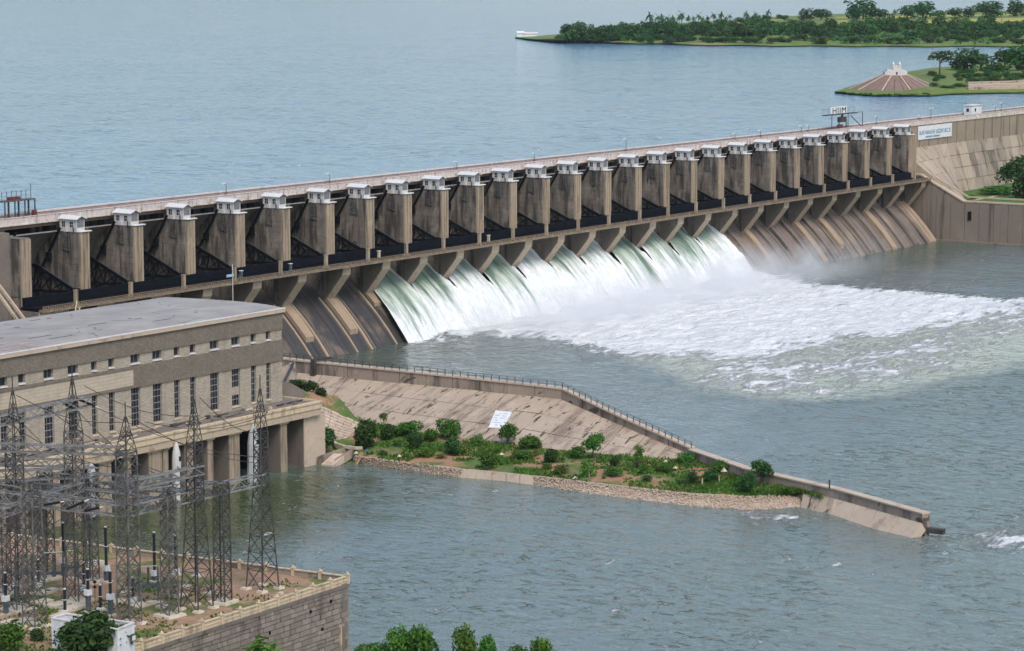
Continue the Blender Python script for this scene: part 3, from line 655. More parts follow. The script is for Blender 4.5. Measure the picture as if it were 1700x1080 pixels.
# ------------------------------------------------------------------ radial gates
def arc(r, a): return (0.5 + r * math.cos(R(a)), 26.2 + r * math.sin(R(a)))
def make_gate(W):
    g = Thing('radial_gate', None, 'sluice gate', (0, 0, 0))
    an = [-15 + 6.75 * k for k in range(13)]
    pr = [arc(16.7, a) for a in an] + [arc(17.05, a) for a in reversed(an)]
    g.part(MB().prism_x(pr, 0.12, W - 0.12), 'skin_plate', M['skin'])
    f = MB()
    for a in (-4, 10, 22):
        p = arc(16.35, a); f.bar((0.2, p[0], p[1]), (W - 0.2, p[0], p[1]), 0.55, 0.55)
    g.part(f, 'girder', M['navy'])
    f = MB()
    for k in range(1, 7):
        xx = k * W / 7
        for a in range(-10, 20, 10):
            p, q = arc(16.5, a), arc(16.5, a + 10); f.bar((xx, *p), (xx, *q), 0.18, 0.3)
    g.part(f, 'rib', M['navy'])
    for xx in (0.8, W - 0.75):
        f = MB(); T = (xx, 0.3, 26.3); A = (xx, 14.9, 32.4); B = (xx, 16.2, 25.6)
        f.bar(T, A, 0.5, 0.75); f.bar(T, B, 0.5, 0.75)
        br = []
        for t in (0.35, 0.6, 0.82, 0.98):
            pa = tuple(np.array(T) * (1 - t) + np.array(A) * t); pb = tuple(np.array(T) * (1 - t) + np.array(B) * t); br.append((pa, pb)); f.bar(pa, pb, 0.3)
        for (pa, pb), (qa, qb) in zip(br[:-1], br[1:]): f.bar(pa, qb, 0.25); f.bar(pb, qa, 0.2)
        am = g.part(f, 'arm', M['navy'])
        g.part(MB().box(xx - 0.75, xx + 0.6, -0.45, 1.6, 25.3, 27.2), 'trunnion', M['navy'], am)
        f = MB().bar((xx, 14.9, 33.0), (xx, 1.5, 27.4), 0.12)
        for t in np.linspace(0, 1, 9):
            q = np.array((xx, 14.9, 32.4)) * (1 - t) + np.array((xx, 1.5, 26.9)) * t; f.bar(q, q + np.array((0, 0, 0.65)), 0.08)
        g.part(f, 'arm_handrail', M['bluegrey'], am)
        f = MB().bar((xx, 5.7, 42.6), (xx, 12.4, 32.2), 0.42, 0.5).bar((xx - 0.55, 5.7, 42.4), (xx - 0.55, 12.2, 32.2), 0.16)
        hs = g.part(f, 'hoist_strut', M['navy'])
        g.part(MB().box(xx - 0.5, xx + 0.5, 9.3, 10.7, 33.9, 36.0), 'counterweight', M['navy'], hs)
    g.part(MB().bar((W * .25, 1, 25.4), (W * .75, 1, 25.4), 0.5).bar((0.8, 9.5, 29.6), (W - .8, 9.5, 29.6), 0.35).bar((0.8, 10, 26), (W - .8, 10, 26), 0.35).bar((0.8, 9.5, 29.6), (W - .8, 10, 26), 0.25), 'cross_beam', M['navy'])
    return g.e
W0 = XP[1] - PW - XP[0]
gate = make_gate(W0)
for i in range(1, 27):
    g = gate if i == 1 else copy_tree(gate)
    g.location = (XP[i - 1], 0, 0); g.scale = ((XP[i] - PW - XP[i - 1]) / W0, 1, 1)
    st = 'above dry chute' if i < 8 or i > 18 else 'pouring water'
    tag(g, f'black radial gate in the {ORD[i]} bay from the powerhouse end, {st}', 'sluice gate', 'black radial gates between the piers')

# posts standing on the walkway, one per bay
pp = Thing('walkway_post', None, 'post', (0, 0, 0))
pp.part(MB().box(-0.42, 0.42, -0.42, 0.42, 0, 3.7).box(-0.5, 0.5, -0.5, 0.5, 3.703, 3.95), 'shaft', M['front'])
pp.part(MB().box(-0.6, 0.6, -0.55, -0.45, -0.6, 0.9), 'base_plate', M['rail'])
for i in range(2, 27):
    o = pp.e if i == 2 else copy_tree(pp.e)
    o.location = (GY(*{25: (1481.9, 304.4), 26: (1518.3, 299.2)}[i], -7.0)[0] if i > 24 else (XP[i] - 12.3 if i < 7 else XP[i] - 11.6), -6.95, 24.26)
    tag(o, f'square tan concrete post on the walkway in the {ORD[i]} bay from the powerhouse end', 'post', 'posts along the walkway')
o = copy_tree(pp.e); o.location = (XP[1] - 12.2, -6.95, 24.26)
tag(o, 'tan concrete walkway post at the powerhouse end with a ladder leaning on it', 'post', 'posts along the walkway')
la = Thing('leaning_ladder', 'steel ladder frame leaning on the last walkway post behind the powerhouse roof', 'ladder', (XP[1] - 12.2, -7.5, 20))
xb = XP[1] - 12.2
f = MB().bar((xb - .8, -8, 25.5), (xb - 6.5, -12, 19.6), 0.2).bar((xb - .1, -8.4, 24.0), (xb - 5.2, -12.4, 19.6), 0.2)
la.part(f, 'rail', M['cream']); f = MB()
for t in np.linspace(0.05, 0.95, 9): f.bar(np.array((xb - .8, -8, 25.5)) * (1 - t) + np.array((xb - 6.5, -12, 19.6)) * t, np.array((xb - .1, -8.4, 24.0)) * (1 - t) + np.array((xb - 5.2, -12.4, 19.6)) * t, 0.1)
la.part(f, 'rung', M['cream'])

# ------------------------------------------------------------------ sheets of water through the open bays
for i in range(8, 19):
    a, b = XP[i - 1] - 0.1, XP[i] - PW + 0.1
    a2, b2 = XP[i - 1] - 2.7, XP[i] - PW + 2.5
    nx, ny = 44, 60
    U, V = np.meshgrid(np.linspace(0, 1, nx), np.linspace(0, 1, ny))
    Y = 10.5 - V * 27.5
    sp = np.clip((1.0 - Y) / 10, 0, 1)
    X = (a + (a2 - a) * sp) * (1 - U) + (b + (b2 - b) * sp) * U
    edge = np.clip(1 - np.minimum(U, 1 - U) / 0.13, 0, 1)
    edger = np.clip(1 - (1 - U) / 0.2, 0, 1)
    n = fbm(X * 0.55, Y * 0.05 + i * 7, 4, i); n2 = fbm(X * 0.9, Y * 0.35, 4, i + 40); n3 = fbm(X * 0.22 + i * 3.1, Y * 0.02, 3, i + 80)
    bulge = np.clip(np.sin(np.pi * np.clip(U * 0.9 + 0.06, 0, 1)), 0, 1) ** 0.55
    bulge = bulge + (0.92 - bulge) * V ** 1.3
    hump = np.interp(V, [0, .3, .55, .75, 1], [1.4, 2.6, 3.7, 3.6, 2.2])
    Z = chute_z(Y) + 0.7 + bulge * hump * (0.75 + 0.5 * n3) + (n - 0.5) * (0.5 + 2.6 * V) + (n2 - 0.5) * (0.2 + 1.5 * V) + edger * 0.5 * n2 * 2
    Z = np.where(V > 0.985, Z - 2.0, Z)
    Yd = Y + (n2 - 0.5) * 0.7 * V
    gk = {8: 0.95, 9: 0.7, 10: 0.35, 11: 0.85, 12: 0.2, 13: 0.55, 14: 0.3, 15: 1.0, 16: 0.75, 17: 0.9, 18: 0.45}[i]
    o = np_mesh('spillway_water', np.stack([X, Yd, Z], -1).reshape(-1, 3), grid_faces(nx, ny)[:, ::-1], M['falls'], smooth=True,
                attrs={'down': V, 'edge': np.maximum(edge ** 2 * 0.5, edger), 'green': np.full(V.shape, gk)})
    tag(o, f'sheet of falling {"green and " if gk > 0.6 else ""}white water below the {ORD[i]} bay from the powerhouse end', 'falling water', 'sheets of water down the open bays', 'structure')

# ------------------------------------------------------------------ abutment (right training) wall and the lawn behind it
AW = Thing('abutment_wall', 'tall stained concrete training wall closing the dry end of the spillway', 'wall', (469.5, -40, 0))
AW.part(MB().prism_x([(2, 25.4), (-2.7, 25.4), (-21.8, 15.7), (-160, 16.2), (-160, -4), (2, -4)], 468.6, 470.8), 'wall_body', M['abut'])
cp = [(2, 25.4), (-2.7, 25.4), (-21.8, 15.7), (-160, 16.2)]
AW.part(MB().prism_x([(y, z + 0.003) for y, z in cp] + [(y, z + 0.55) for y, z in reversed(cp)], 468.3, 471.6), 'coping', M['ledge'])
k2 = [(-6, 25.0), (-21.8, 17.2), (-160, 17.6)]
AW.part(MB().prism_x(k2 + [(y, z + 0.6) for y, z in reversed(k2)], 472.6, 473.4), 'kerb', M['ledge'])
rk = random.Random(9)
for k in range(16):
    y = -4 - k * 6.2
    ztop = float(np.interp(-y, [2.7, 21.8, 160], [25.2, 15.6, 16.1]))
    AW.part(MB().box(468.42 - rk.uniform(0, .1), 468.597, y - 5.95, y, -3.5, min(ztop, float(np.interp(-(y - 5.95), [2.7, 21.8, 160], [25.2, 15.6, 16.1]))) - 0.15), 'wall_panel', M['abut'])
AW.part(MB().box(468.0, 468.59, -25.4, -24.0, 8.8, 12.2), 'outlet', M['navy'])
AW.part(MB().box(466.6, 468.3, -160, -8, -2, 0.5), 'toe', M['abut'])
lawn = np_mesh('lawn', [(470.8, 6.5, 15.5), (900, 6.5, 15.5), (900, -400, 15.9), (470.8, -400, 15.9)], [(0, 3, 2, 1)], M['lawn'])
tag(lawn, 'grassed ground behind the abutment wall', 'lawn', kind='structure')
pc = [G(1616, 331, 15.8), G(1640, 327, 15.8), G(1662, 322, 15.8), G(1685, 316, 15.8), G(1712, 308, 15.8)]
V_ = []
for k, p in enumerate(pc):
    V_ += [(p[0] - 0.5, p[1] - 1.1, 15.62), (p[0] + 0.5, p[1] + 1.1, 15.62)]
o = np_mesh('path', V_, [(2 * k, 2 * k + 2, 2 * k + 3, 2 * k + 1) for k in range(4)], M['path']); tag(o, 'pale footpath curving over the lawn behind the abutment wall', 'path', kind='structure')

# ------------------------------------------------------------------ powerhouse
YW, DZ, PX0, PX1 = -104.3, 13.9, -178.0, -48.0
PH = Thing('powerhouse', 'long flat-roofed masonry powerhouse with tall narrow windows over the tailrace', 'powerhouse', (-100, -90, 0))
TW = [(-151.5, -149.7), (-146.6, -144.8), (-139.9, -137.2), (-133.6, -131.6), (-128.6, -126.7), (-121.6, -118.9), (-114.8, -111.9), (-108.1, -106.5), (-103.1, -101.4), (-96.5, -93.8), (-89.9, -87.1), (-83.3, -81.5),
      (-78.3, -76.5), (-71.9, -69.1), (-64.9, -62.2), (-58.5, -56.8), (-53.4, -51.9)]
def wall_between(spans, z0, z1, y0, y1, pb):
    xs = [PX0] + [v for s_ in spans for v in s_] + [PX1]
    for k in range(0, len(xs), 2): pb.box(xs[k], xs[k + 1], y0, y1, z0, z1)
xs_w = [PX0] + [v for s_ in TW for v in s_] + [PX1]
for k in range(0, len(xs_w), 2):
    PH.part(MB().box(xs_w[k], xs_w[k + 1], YW, YW + 0.8, DZ + 0.9, 22.996), 'wall_bay', M['brick'])
    PH.part(MB().box(xs_w[k], xs_w[k + 1], YW, YW + 0.8, 27.604, 29.996), 'wall_bay', M['brick'])
PH.part(MB().box(PX0, PX1, YW, YW + 0.8, DZ, DZ + 0.896), 'wall_base', M['brick'])
PH.part(MB().box(PX1 - 0.8, PX1, YW + 0.81, -70, DZ, 33.7), 'end_wall', M['brick'])
PH.part(MB().box(PX0, PX1 - 0.81, -70.8, -70, 0, 33.7), 'rear_wall', M['brick'])
PH.part(MB().box(-95.8, PX1 + 0.02, YW - 0.3, YW + 0.8, 23.0, 27.6), 'stone_band', M['band'])
PH.part(MB().box(PX0, -95.81, YW - 0.12, YW + 0.8, 23.6, 27.0), 'plaster_panel', M['panelwall'])
PH.part(MB().box(PX0, -95.81, YW - 0.3, YW + 0.8, 27.003, 27.6).box(PX0, -95.81, YW - 0.3, YW + 0.8, 23.0, 23.597), 'stone_band', M['band'])
PH.part(MB().box(PX0, PX1 + 0.02, YW - 0.3, YW + 0.8, 30.0, 33.7), 'stone_band', M['band'])
PH.part(MB().box(PX0, PX1 + 0.5, YW - 0.75, YW + 0.8, 33.703, 34.45), 'fascia', M['crest'])
PH.part(MB().box(PX0, PX1 + 0.55, YW - 0.8, YW - 0.3, 34.453, 34.7), 'roof_edging', M['coping'])
rf = MB(); ny_ = 12
prr = [(YW - 0.29, 34.45)] + [(YW - 0.29 + dy_, zz_) for dy_, zz_ in ((0, 34.6), (2.5, 34.82), (5, 34.98), (8, 35.08), (14, 35.08), (20, 34.97), (28, 34.75), (34.9, 34.5))] + [(YW + 34.61, 34.45)]
rf.prism_x(prr, PX0, PX1 + 0.5)
ro = PH.part(rf, 'roof', M['roof'])
rr_ = random.Random(8)
for k in range(26):                              # raised laps and small repairs on the felt
    x, y = rr_.uniform(PX0, PX1 - 6), rr_.uniform(YW + 3, YW + 30); zz = float(np.interp(y - YW + .29, [0, 2.5, 5, 8, 14, 20, 28, 34.9], [34.6, 34.82, 34.98, 35.08, 35.08, 34.97, 34.75, 34.5]))
    w_, d_ = (rr_.uniform(2, 7), .14) if k % 3 else (rr_.uniform(.4, 1.0), rr_.uniform(.5, 1.2))
    PH.part(MB().box(x, x + w_, y, y + d_, zz - .1, zz + .07), 'roof_lap', M['darksteel'] if k % 3 else M['beam'], ro)
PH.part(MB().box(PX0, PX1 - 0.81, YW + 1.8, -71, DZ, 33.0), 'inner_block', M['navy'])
def window(x0, x1, z0, z1, rows, cols, kind):
    f = MB(); y = YW + 0.35
    f.box(x0, x0 + 0.12, y, y + 0.15, z0, z1).box(x1 - 0.12, x1, y, y + 0.15, z0, z1)
    for r_ in range(rows + 1): zz = z0 + (z1 - z0 - 0.14) * r_ / rows; f.box(x0 + 0.12, x1 - 0.12, y + 0.02, y + 0.12, zz, zz + 0.14)
    for c_ in range(1, cols): xx = x0 + (x1 - x0) * c_ / cols; f.box(xx - 0.04, xx + 0.04, y - 0.0, y + 0.019, z0, z1)
    wn = PH.part(f, 'window', M['lattice'])
    PH.part(MB().box(x0, x1, y + 0.16, y + 0.22, z0, z1), 'pane', M['glass'], wn)
    PH.part(MB().box(x0 - 0.1, x1 + 0.1, YW - 0.18, YW + 0.35, z0 - 0.3, z0 - 0.003), 'sill', M['coping'] if kind else M['cream'], wn)
for (a, b) in TW:
    window(a, b, DZ + 0.9, 22.99, 6, 3 if b - a > 2.3 else 2, 0)
    window(a + 0.1, b - 0.1, 28.1, 29.99, 1, 2 if b - a > 2.3 else 1, 1)
for (a, b), (z0_, z1_) in (((-64.9, -62.2), (17.2, 19.0)),):
    PH.part(MB().box(a + 0.1, b - 0.1, YW + 0.2, YW + 0.34, z0_, z1_), 'boarded_pane', M['brick'])
# tailrace deck, beam and piers
PH.part(MB().box(PX0, -45.4, -112.4, YW - 0.003, 13.2, DZ), 'tailrace_deck', M['lower'])
PH.part(MB().box(PX0, -45.2, -113.2, -112.403, 12.7, 13.95), 'edge_beam', M['cream'])
PH.part(MB().box(PX0, -45.2, -113.0, -112.403, 11.2, 12.697), 'edge_beam', M['ledge'])
PH.part(MB().box(PX0, -45.15, -113.4, -112.2, 13.953, 14.35), 'deck_kerb', M['cream'])
PH.part(MB().box(-45.39, -44.8, -112.4, -98, 11.5, 14.3), 'edge_beam', M['cream'])
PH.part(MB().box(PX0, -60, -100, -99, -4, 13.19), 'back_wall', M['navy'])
cols = [GY(465, 780, -112)[0], GY(380, 780, -112)[0], GY(344, 780, -112)[0], GY(306, 780, -112)[0], GY(270, 780, -112)[0], GY(246, 780, -112)[0]]
wd_ = [2.3, 3.4, 1.8, 2.6, 1.6, 4.0]
x = cols[-1]
while x > -178:
    x -= 7.2; cols.append(x); wd_.append(2.0)
    x -= 7.4; cols.append(x); wd_.append(3.6)
for x, wd in zip(cols, wd_):
    c_ = PH.part(MB().box(x, x + wd, -112.0, -104.5, -4, 11.19), 'tailrace_pier', M['lower'])
    PH.part(MB().box(x + 0.05, x + wd - 0.05, -112.22, -112.003, -4, 11.19), 'pier_face', M['front'], c_)
    PH.part(MB().box(x - 0.4, x + wd + 0.4, -112.4, -104.4, 10.7, 11.195), 'pier_cap', M['cream'], c_)
e_ = PH.part(MB().box(-50.1, -42.6, -111.9, -99.5, -4, 11.19), 'end_pier', M['lower'])
PH.part(MB().box(-50.0, -42.7, -112.1, -111.903, -4, 11.19), 'pier_face', M['crest'], e_)
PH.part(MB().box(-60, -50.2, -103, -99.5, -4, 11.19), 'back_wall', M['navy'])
rd = random.Random(5)
for k in range(70):
    x = rd.uniform(-170, -52); L_ = rd.uniform(2, 9); y = rd.uniform(-111.8, -105.3); sl_ = rd.uniform(-0.12, 0.12)
    if k < 40:
        PH.part(MB().bar((x, y, DZ + 0.12), (x + L_, y + sl_ * L_, DZ + rd.uniform(0.12, 0.5)), rd.uniform(0.12, 0.4)), 'stacked_pipe', rd.choice([M['cream'], M['beam'], M['pad'], M['darksteel']]))
    else:
        PH.part(MB().box(x, x + rd.uniform(0.5, 1.8), y, y + rd.uniform(0.4, 1), DZ + 0.003, DZ + rd.uniform(0.2, 0.8)), 'deck_crate', rd.choice([M['cream'], M['beam'], M['darksteel'], M['lower']]))
# white pointed tanks standing between the tailrace piers
def capsule(px, py0, py1, label, r, tilt=0.0, y=-113.6, mat_=None):
    mat_ = mat_ or M['hutwall']
    b = GY(px, py1, y); t = GY(px, py0, y); h = t[2] - max(b[2], 0.0)
    b[2] = max(b[2], 0.0)
    th_ = Thing('pointed_tank', label, 'tank', tuple(b), 'white pointed tanks under the powerhouse deck')
    th_.part(MB().lathe((0, 0, 0), [(0.01, -1.5), (r, -1.5), (r, h * 0.55)], 12), 'barrel', mat_, local=True)
    th_.part(MB().lathe((0, 0, 0), [(r + 0.02, h * 0.55), (r * 1.02, h * 0.66), (r * 0.86, h * 0.8), (r * 0.5, h * 0.92), (0.02, h)], 12), 'nose_cone', mat_, local=True)
    th_.part(MB().box(-r * 0.25, r * 0.3, -r - 0.06, -r + 0.02, h * 0.66, h * 0.74), 'mark', M['black'], local=True)
    th_.part(MB().bar((0, -r - 0.15, 0), (0, -r - 0.15, h * 0.5), 0.16).bar((0, -r - 0.15, h * 0.5), (r, -r - 0.1, h * 0.58), 0.16).bar((0, -r - 0.15, h * 0.5), (-r, -r - 0.1, h * 0.58), 0.16), 'bracket', M['darksteel'], local=True)
    th_.e.rotation_euler = (0, tilt, 0)
    return th_
capsule(294, 731, 828, 'upright white pointed tank with black bracket between the tailrace piers', 0.95)
capsule(420, 703, 806, 'stained grey-white tank leaning beside the lattice mast near the river corner', 1.25, 0.03, mat_=M['tank'])
capsule(153, 765, 845, 'white pointed tank half hidden behind the switchyard lattice', 0.95, mat_=M['tank'])

# ------------------------------------------------------------------ guide wall between spillway and tailrace
GW = Thing('guide_wall', 'long tan concrete guide wall with railing between spillway and tailrace', 'wall', (10, -90, 0))
CR = np.array([(9.5, -14, 12), (9.5, -62, 12), (10.6, -100, 12), (11.2, -139, 11.9), (4.6, -157, 8.9), (-4.5, -184, 4.7)])
FT = np.array([(-4, -60, 6), (-6, -72, 4.5), (-12, -100, 3), (-14.2, -139.5, 2.8), (-12, -160, 2.8), (-6.8, -184, 2.6)])
VH = np.array([3.0, 2.9, 2.7, 2.3, 1.7, 1.2])
def lerp_path(P, t):
    d = np.r_[0, np.cumsum(np.linalg.norm(np.diff(CR[:, :2], axis=0), axis=1))]; d = d / d[-1]
    return np.array([np.interp(t, d, P[:, k]) for k in range(P.shape[1])])
NS = 22
ts = np.linspace(0, 1, NS + 1)
rg = random.Random(11)
for k in range(NS):
    ta, tb = ts[k] + 0.0006, ts[k + 1] - 0.0006
    ca, cb = lerp_path(CR, ta), lerp_path(CR, tb); va, vb = lerp_path(VH[:, None], ta)[0], lerp_path(VH[:, None], tb)[0]
    fa, fb = lerp_path(FT, ta), lerp_path(FT, tb)
    j = rg.uniform(0, .12); ix = np.array((1, 0, 0))
    GW.part(MB().hexa([ca - (0.2 + j) * ix - (0, 0, va + 0.6), cb - (0.2 + j) * ix - (0, 0, vb + 0.6), cb + 1.5 * ix - (0, 0, 16), ca + 1.5 * ix - (0, 0, 16)],
                      [ca - (0.2 + j) * ix, cb - (0.2 + j) * ix, cb + 1.5 * ix, ca + 1.5 * ix]), 'wall_block', M['guide'])
    GW.part(MB().hexa([ca - 0.5 * ix + (0, 0, .003), cb - 0.5 * ix + (0, 0, .003), cb + 1.6 * ix + (0, 0, .003), ca + 1.6 * ix + (0, 0, .003)],
                      [ca - 0.5 * ix + (0, 0, .35), cb - 0.5 * ix + (0, 0, .35), cb + 1.6 * ix + (0, 0, .35), ca + 1.6 * ix + (0, 0, .35)]), 'crest_slab', M['crest'])
    if k >= 4:
        sa, sb = ca - (0, 0, va) - 0.15 * ix, cb - (0, 0, vb) - 0.15 * ix
        rows = 3
        for r_ in range(rows):
            u0, u1 = r_ / rows + 0.004, (r_ + 1) / rows - 0.004
            l_ = rg.uniform(-0.03, 0.09)
            q = [sa * (1 - u1) + fa * u1, sb * (1 - u1) + fb * u1, sb * (1 - u0) + fb * u0, sa * (1 - u0) + fa * u0]
            GW.part(MB().hexa([p - np.array((0, 0, 0.8)) for p in q], [p + np.array((-0.1, 0, l_)) for p in q]), 'slope_panel', M['slope'])
# low outer length running out into the river
LO = np.array([(-4.5, -184, 4.6), (-16.2, -204.6, 4.5), (-25, -231, 4.5), (-36.8, -256.5, 4.5)])
LB = np.array([(-6.9, -185, 0), (-18.5, -206, 0), (-28.6, -232, -1), (-41.0, -254.8, -2)])
for a in range(3):
    n_ = 3 if a < 2 else 4
    for k in range(n_):
        u0, u1 = k / n_ + 0.003, (k + 1) / n_ - 0.003
        c0, c1 = LO[a] * (1 - u0) + LO[a + 1] * u0, LO[a] * (1 - u1) + LO[a + 1] * u1
        b0_, b1_ = LB[a] * (1 - u0) + LB[a + 1] * u0, LB[a] * (1 - u1) + LB[a + 1] * u1
        d = (LO[a + 1] - LO[a])[:2]; d = d / np.linalg.norm(d); nn = np.array((d[1], -d[0], 0));
        if nn[0] > 0: nn = -nn
        dz = np.array((0, 0, 1.7)); zz = np.array((0, 0, 1.0))
        GW.part(MB().hexa([c0 + nn * 0.9 - dz, c1 + nn * 0.9 - dz, c1 - nn * 1.0 - zz * 9, c0 - nn * 1.0 - zz * 9], [c0 + nn * 0.8, c1 + nn * 0.8, c1 - nn * 0.9, c0 - nn * 0.9]), 'outer_block', M['guide'])
        GW.part(MB().hexa([c0 + nn * 1.0 + zz * .003, c1 + nn * 1.0 + zz * .003, c1 - nn * 1.1 + zz * .003, c0 - nn * 1.1 + zz * .003], [c0 + nn * 1.0 + zz * .3, c1 + nn * 1.0 + zz * .3, c1 - nn * 1.1 + zz * .3, c0 - nn * 1.1 + zz * .3]), 'crest_slab', M['crest'])
        if a == 2 or (a == 1 and k == 2):
            q = [b0_ + nn * 1.2, b1_ + nn * 1.2, c1 + nn * 0.95 - dz, c0 + nn * 0.95 - dz]
            GW.part(MB().hexa([p - nn * 1.0 - zz * 1.5 for p in q], q), 'slope_panel', M['slope'] if a < 2 else M['crest'])
GW.part(MB().box(-36.6, -35.4, -260.0, -255.5, 0.8, 1.8), 'end_bracket', M['darksteel'])
GW.part(MB().bar((-26.5, -229.8, 4.8), (-26.5, -229.8, 6.6), 0.25), 'stub_post', M['darksteel'])
# buttress, drain pipe
GW.part(MB().hexa([(8.0, -67.4, 4.8), (8.0, -66.2, 4.8), (9.3, -66.2, 4.8), (9.3, -67.4, 4.8)], [(8.4, -67.4, 12.9), (8.4, -66.2, 12.9), (9.3, -66.2, 12.9), (9.3, -67.4, 12.9)]), 'drain_chase', M['darksteel'])
GW.part(MB().bar((8.6, -66.8, 12.9), (12.5, -69.8, 13.2), 0.7), 'drain_pipe', M['darksteel'])
# railing posts with two rails
rp = []
for k, t in enumerate(np.linspace(0.0, 1.0, 78)):
    c = lerp_path(CR, t) + np.array((-0.2, 0, 0.35))
    rp.append(c)
    GW.part(MB().box(c[0] - 0.07, c[0] + 0.07, c[1] - 0.07, c[1] + 0.07, c[2], c[2] + 1.35), 'railing_post', M['darksteel'])
for h in (0.7, 1.3):
    f = MB()
    for a, b in zip(rp[:-1], rp[1:]): f.bar(a + np.array((0, 0, h)), b + np.array((0, 0, h)), 0.07)
    GW.part(f, 'handrail', M['darksteel'])
# white notice board lying on the slope
nb = [G(*p, 0) for p in ()]
def on_slope(px, py):
    # slope plane near the board
    a = np.array((10.9, -120, 9.4)); b = np.array((11.1, -139, 9.4)); c = np.array((-13.5, -130, 2.9)); n = np.cross(b - a, c - a); d = ray(px, py)
    return CAM + d * (((a - CAM) @ n) / (d @ n)), n / np.linalg.norm(n) * (1 if n[2] > 0 else -1)
q = [on_slope(*p) for p in ((811, 711), (836, 712), (850, 685.5), (823, 683))]; nrm = q[0][1]; q = [p[0] for p in q]
NB = Thing('notice_board', 'white notice board with faint grey lettering on the sloping guide wall', 'notice board', tuple(q[0]))
NB.part(MB().hexa([p + nrm * 0.12 for p in q], [p + nrm * 0.3 for p in q]), 'board', M['white'])
rl_ = random.Random(2)
for r_ in range(6):
    v0 = 0.13 + r_ * 0.14; u = 0.12
    while u < 0.8:
        wl_ = rl_.uniform(0.05, 0.16)
        if rl_.random() < 0.72:
            pt = lambda uu, vv: (q[3] * (1 - uu) + q[2] * uu) * (1 - vv) + (q[0] * (1 - uu) + q[1] * uu) * vv
            a = [pt(u, v0 + .03), pt(u + wl_, v0 + .03), pt(u + wl_, v0), pt(u, v0)]
            NB.part(MB().poly([p + nrm * 0.306 for p in a]), 'lettering', M['lattice'])
        u += wl_ + 0.03

# ------------------------------------------------------------------ embankment inside the guide wall
wl_px = [(585, 770), (660, 781), (760, 795), (830, 801), (890, 808), (1000, 826), (1130, 843), (1240, 850), (1350, 845)]
tp_px = [(588, 757), (660, 767), (765, 780), (830, 786), (890, 792), (1000, 805), (1130, 820), (1240, 826), (1352, 820)]
WLp = np.array([G(*p, -0.4) for p in wl_px]); TPp = np.array([G(*p, 1.5) for p in tp_px])
xs_t = np.linspace(0, 1, 60)
def path(P, t): return np.array([np.interp(t, np.linspace(0, 1, len(P)), P[:, k]) for k in range(3)]).T
inner = np.array([(-4, -64, 5.5), (-7.5, -90, 3.7), (-13, -115, 2.9), (-13.5, -140, 2.8), (-11, -160, 2.7), (-6, -184, 2.7), (-12, -200, 2.7), (-17.5, -210, 2.8), (-26, -228, 2.6)])
rows = np.linspace(0, 1, 14)
IN, TP = path(inner, xs_t), path(TPp, xs_t)
EV = []
for r_ in rows:
    p = TP * (1 - r_) + IN * r_
    bmp = (fbm(p[:, 0] * 0.12, p[:, 1] * 0.12, 4, 2) - 0.45) * 1.3 * math.sin(math.pi * min(1, r_ * 1.0))
    p = p.copy(); p[:, 2] += bmp; EV.append(p)
EVa = np.array(EV)
o = np_mesh('embankment_ground', EVa.reshape(-1, 3), grid_faces(60, 14), M['bankground'], smooth=True)
tag(o, 'strip of red earth and grass between guide wall and tailrace', 'embankment', kind='structure')
def bank_z(x, y):
    d = (EVa[:, :, 0] - x) ** 2 + (EVa[:, :, 1] - y) ** 2; return float(EVa[:, :, 2].ravel()[d.argmin()])
RV = np.concatenate([path(WLp, xs_t), path(WLp, xs_t) * 0.45 + TP * 0.55, TP + np.array((0.5, 0, -0.1))])
o = np_mesh('revetment', RV, grid_faces(60, 3), M['riprap']); tag(o, 'stone-pitched bank at the edge of the tailrace', 'revetment', kind='structure')
# the pitching stones
ico = np.array([(0, 0, 1), (.9, 0, .2), (.28, .85, .2), (-.72, .53, .2), (-.72, -.53, .2), (.28, -.85, .2), (0, 0, -.6)])
icf = np.array([(0, 1, 2), (0, 2, 3), (0, 3, 4), (0, 4, 5), (0, 5, 1), (6, 2, 1), (6, 3, 2), (6, 4, 3), (6, 5, 4), (6, 1, 5)])
N_ = 5200
t = rng.random(N_); u = rng.random(N_) * 1.08
A_, B_ = path(WLp, t), path(TPp, t)
P_ = A_ * (1 - u[:, None]) + B_ * u[:, None] + rng.normal(0, .06, (N_, 3))
keep = ~((t > 0.255) & (t < 0.495) & (u < 1.0)); P_ = P_[keep]; N_ = len(P_)
s_ = rng.uniform(.14, .32, N_); an = rng.random(N_) * 6.28
ca, sa = np.cos(an), np.sin(an)
VV = ico[None] * s_[:, None, None] * rng.uniform(.7, 1.25, (N_, 1, 3)) * rng.uniform(.85, 1.15, (N_, 7, 3))
VV = np.stack([VV[..., 0] * ca[:, None] - VV[..., 1] * sa[:, None], VV[..., 0] * sa[:, None] + VV[..., 1] * ca[:, None], VV[..., 2]], -1) + P_[:, None]
o = np_mesh('pitching_stones', VV.reshape(-1, 3), (icf[None] + 7 * np.arange(N_)[:, None, None]).reshape(-1, 3), M['riprap'])
tag(o, 'loose tan stones pitched along the tailrace bank', 'stones', kind='stuff')
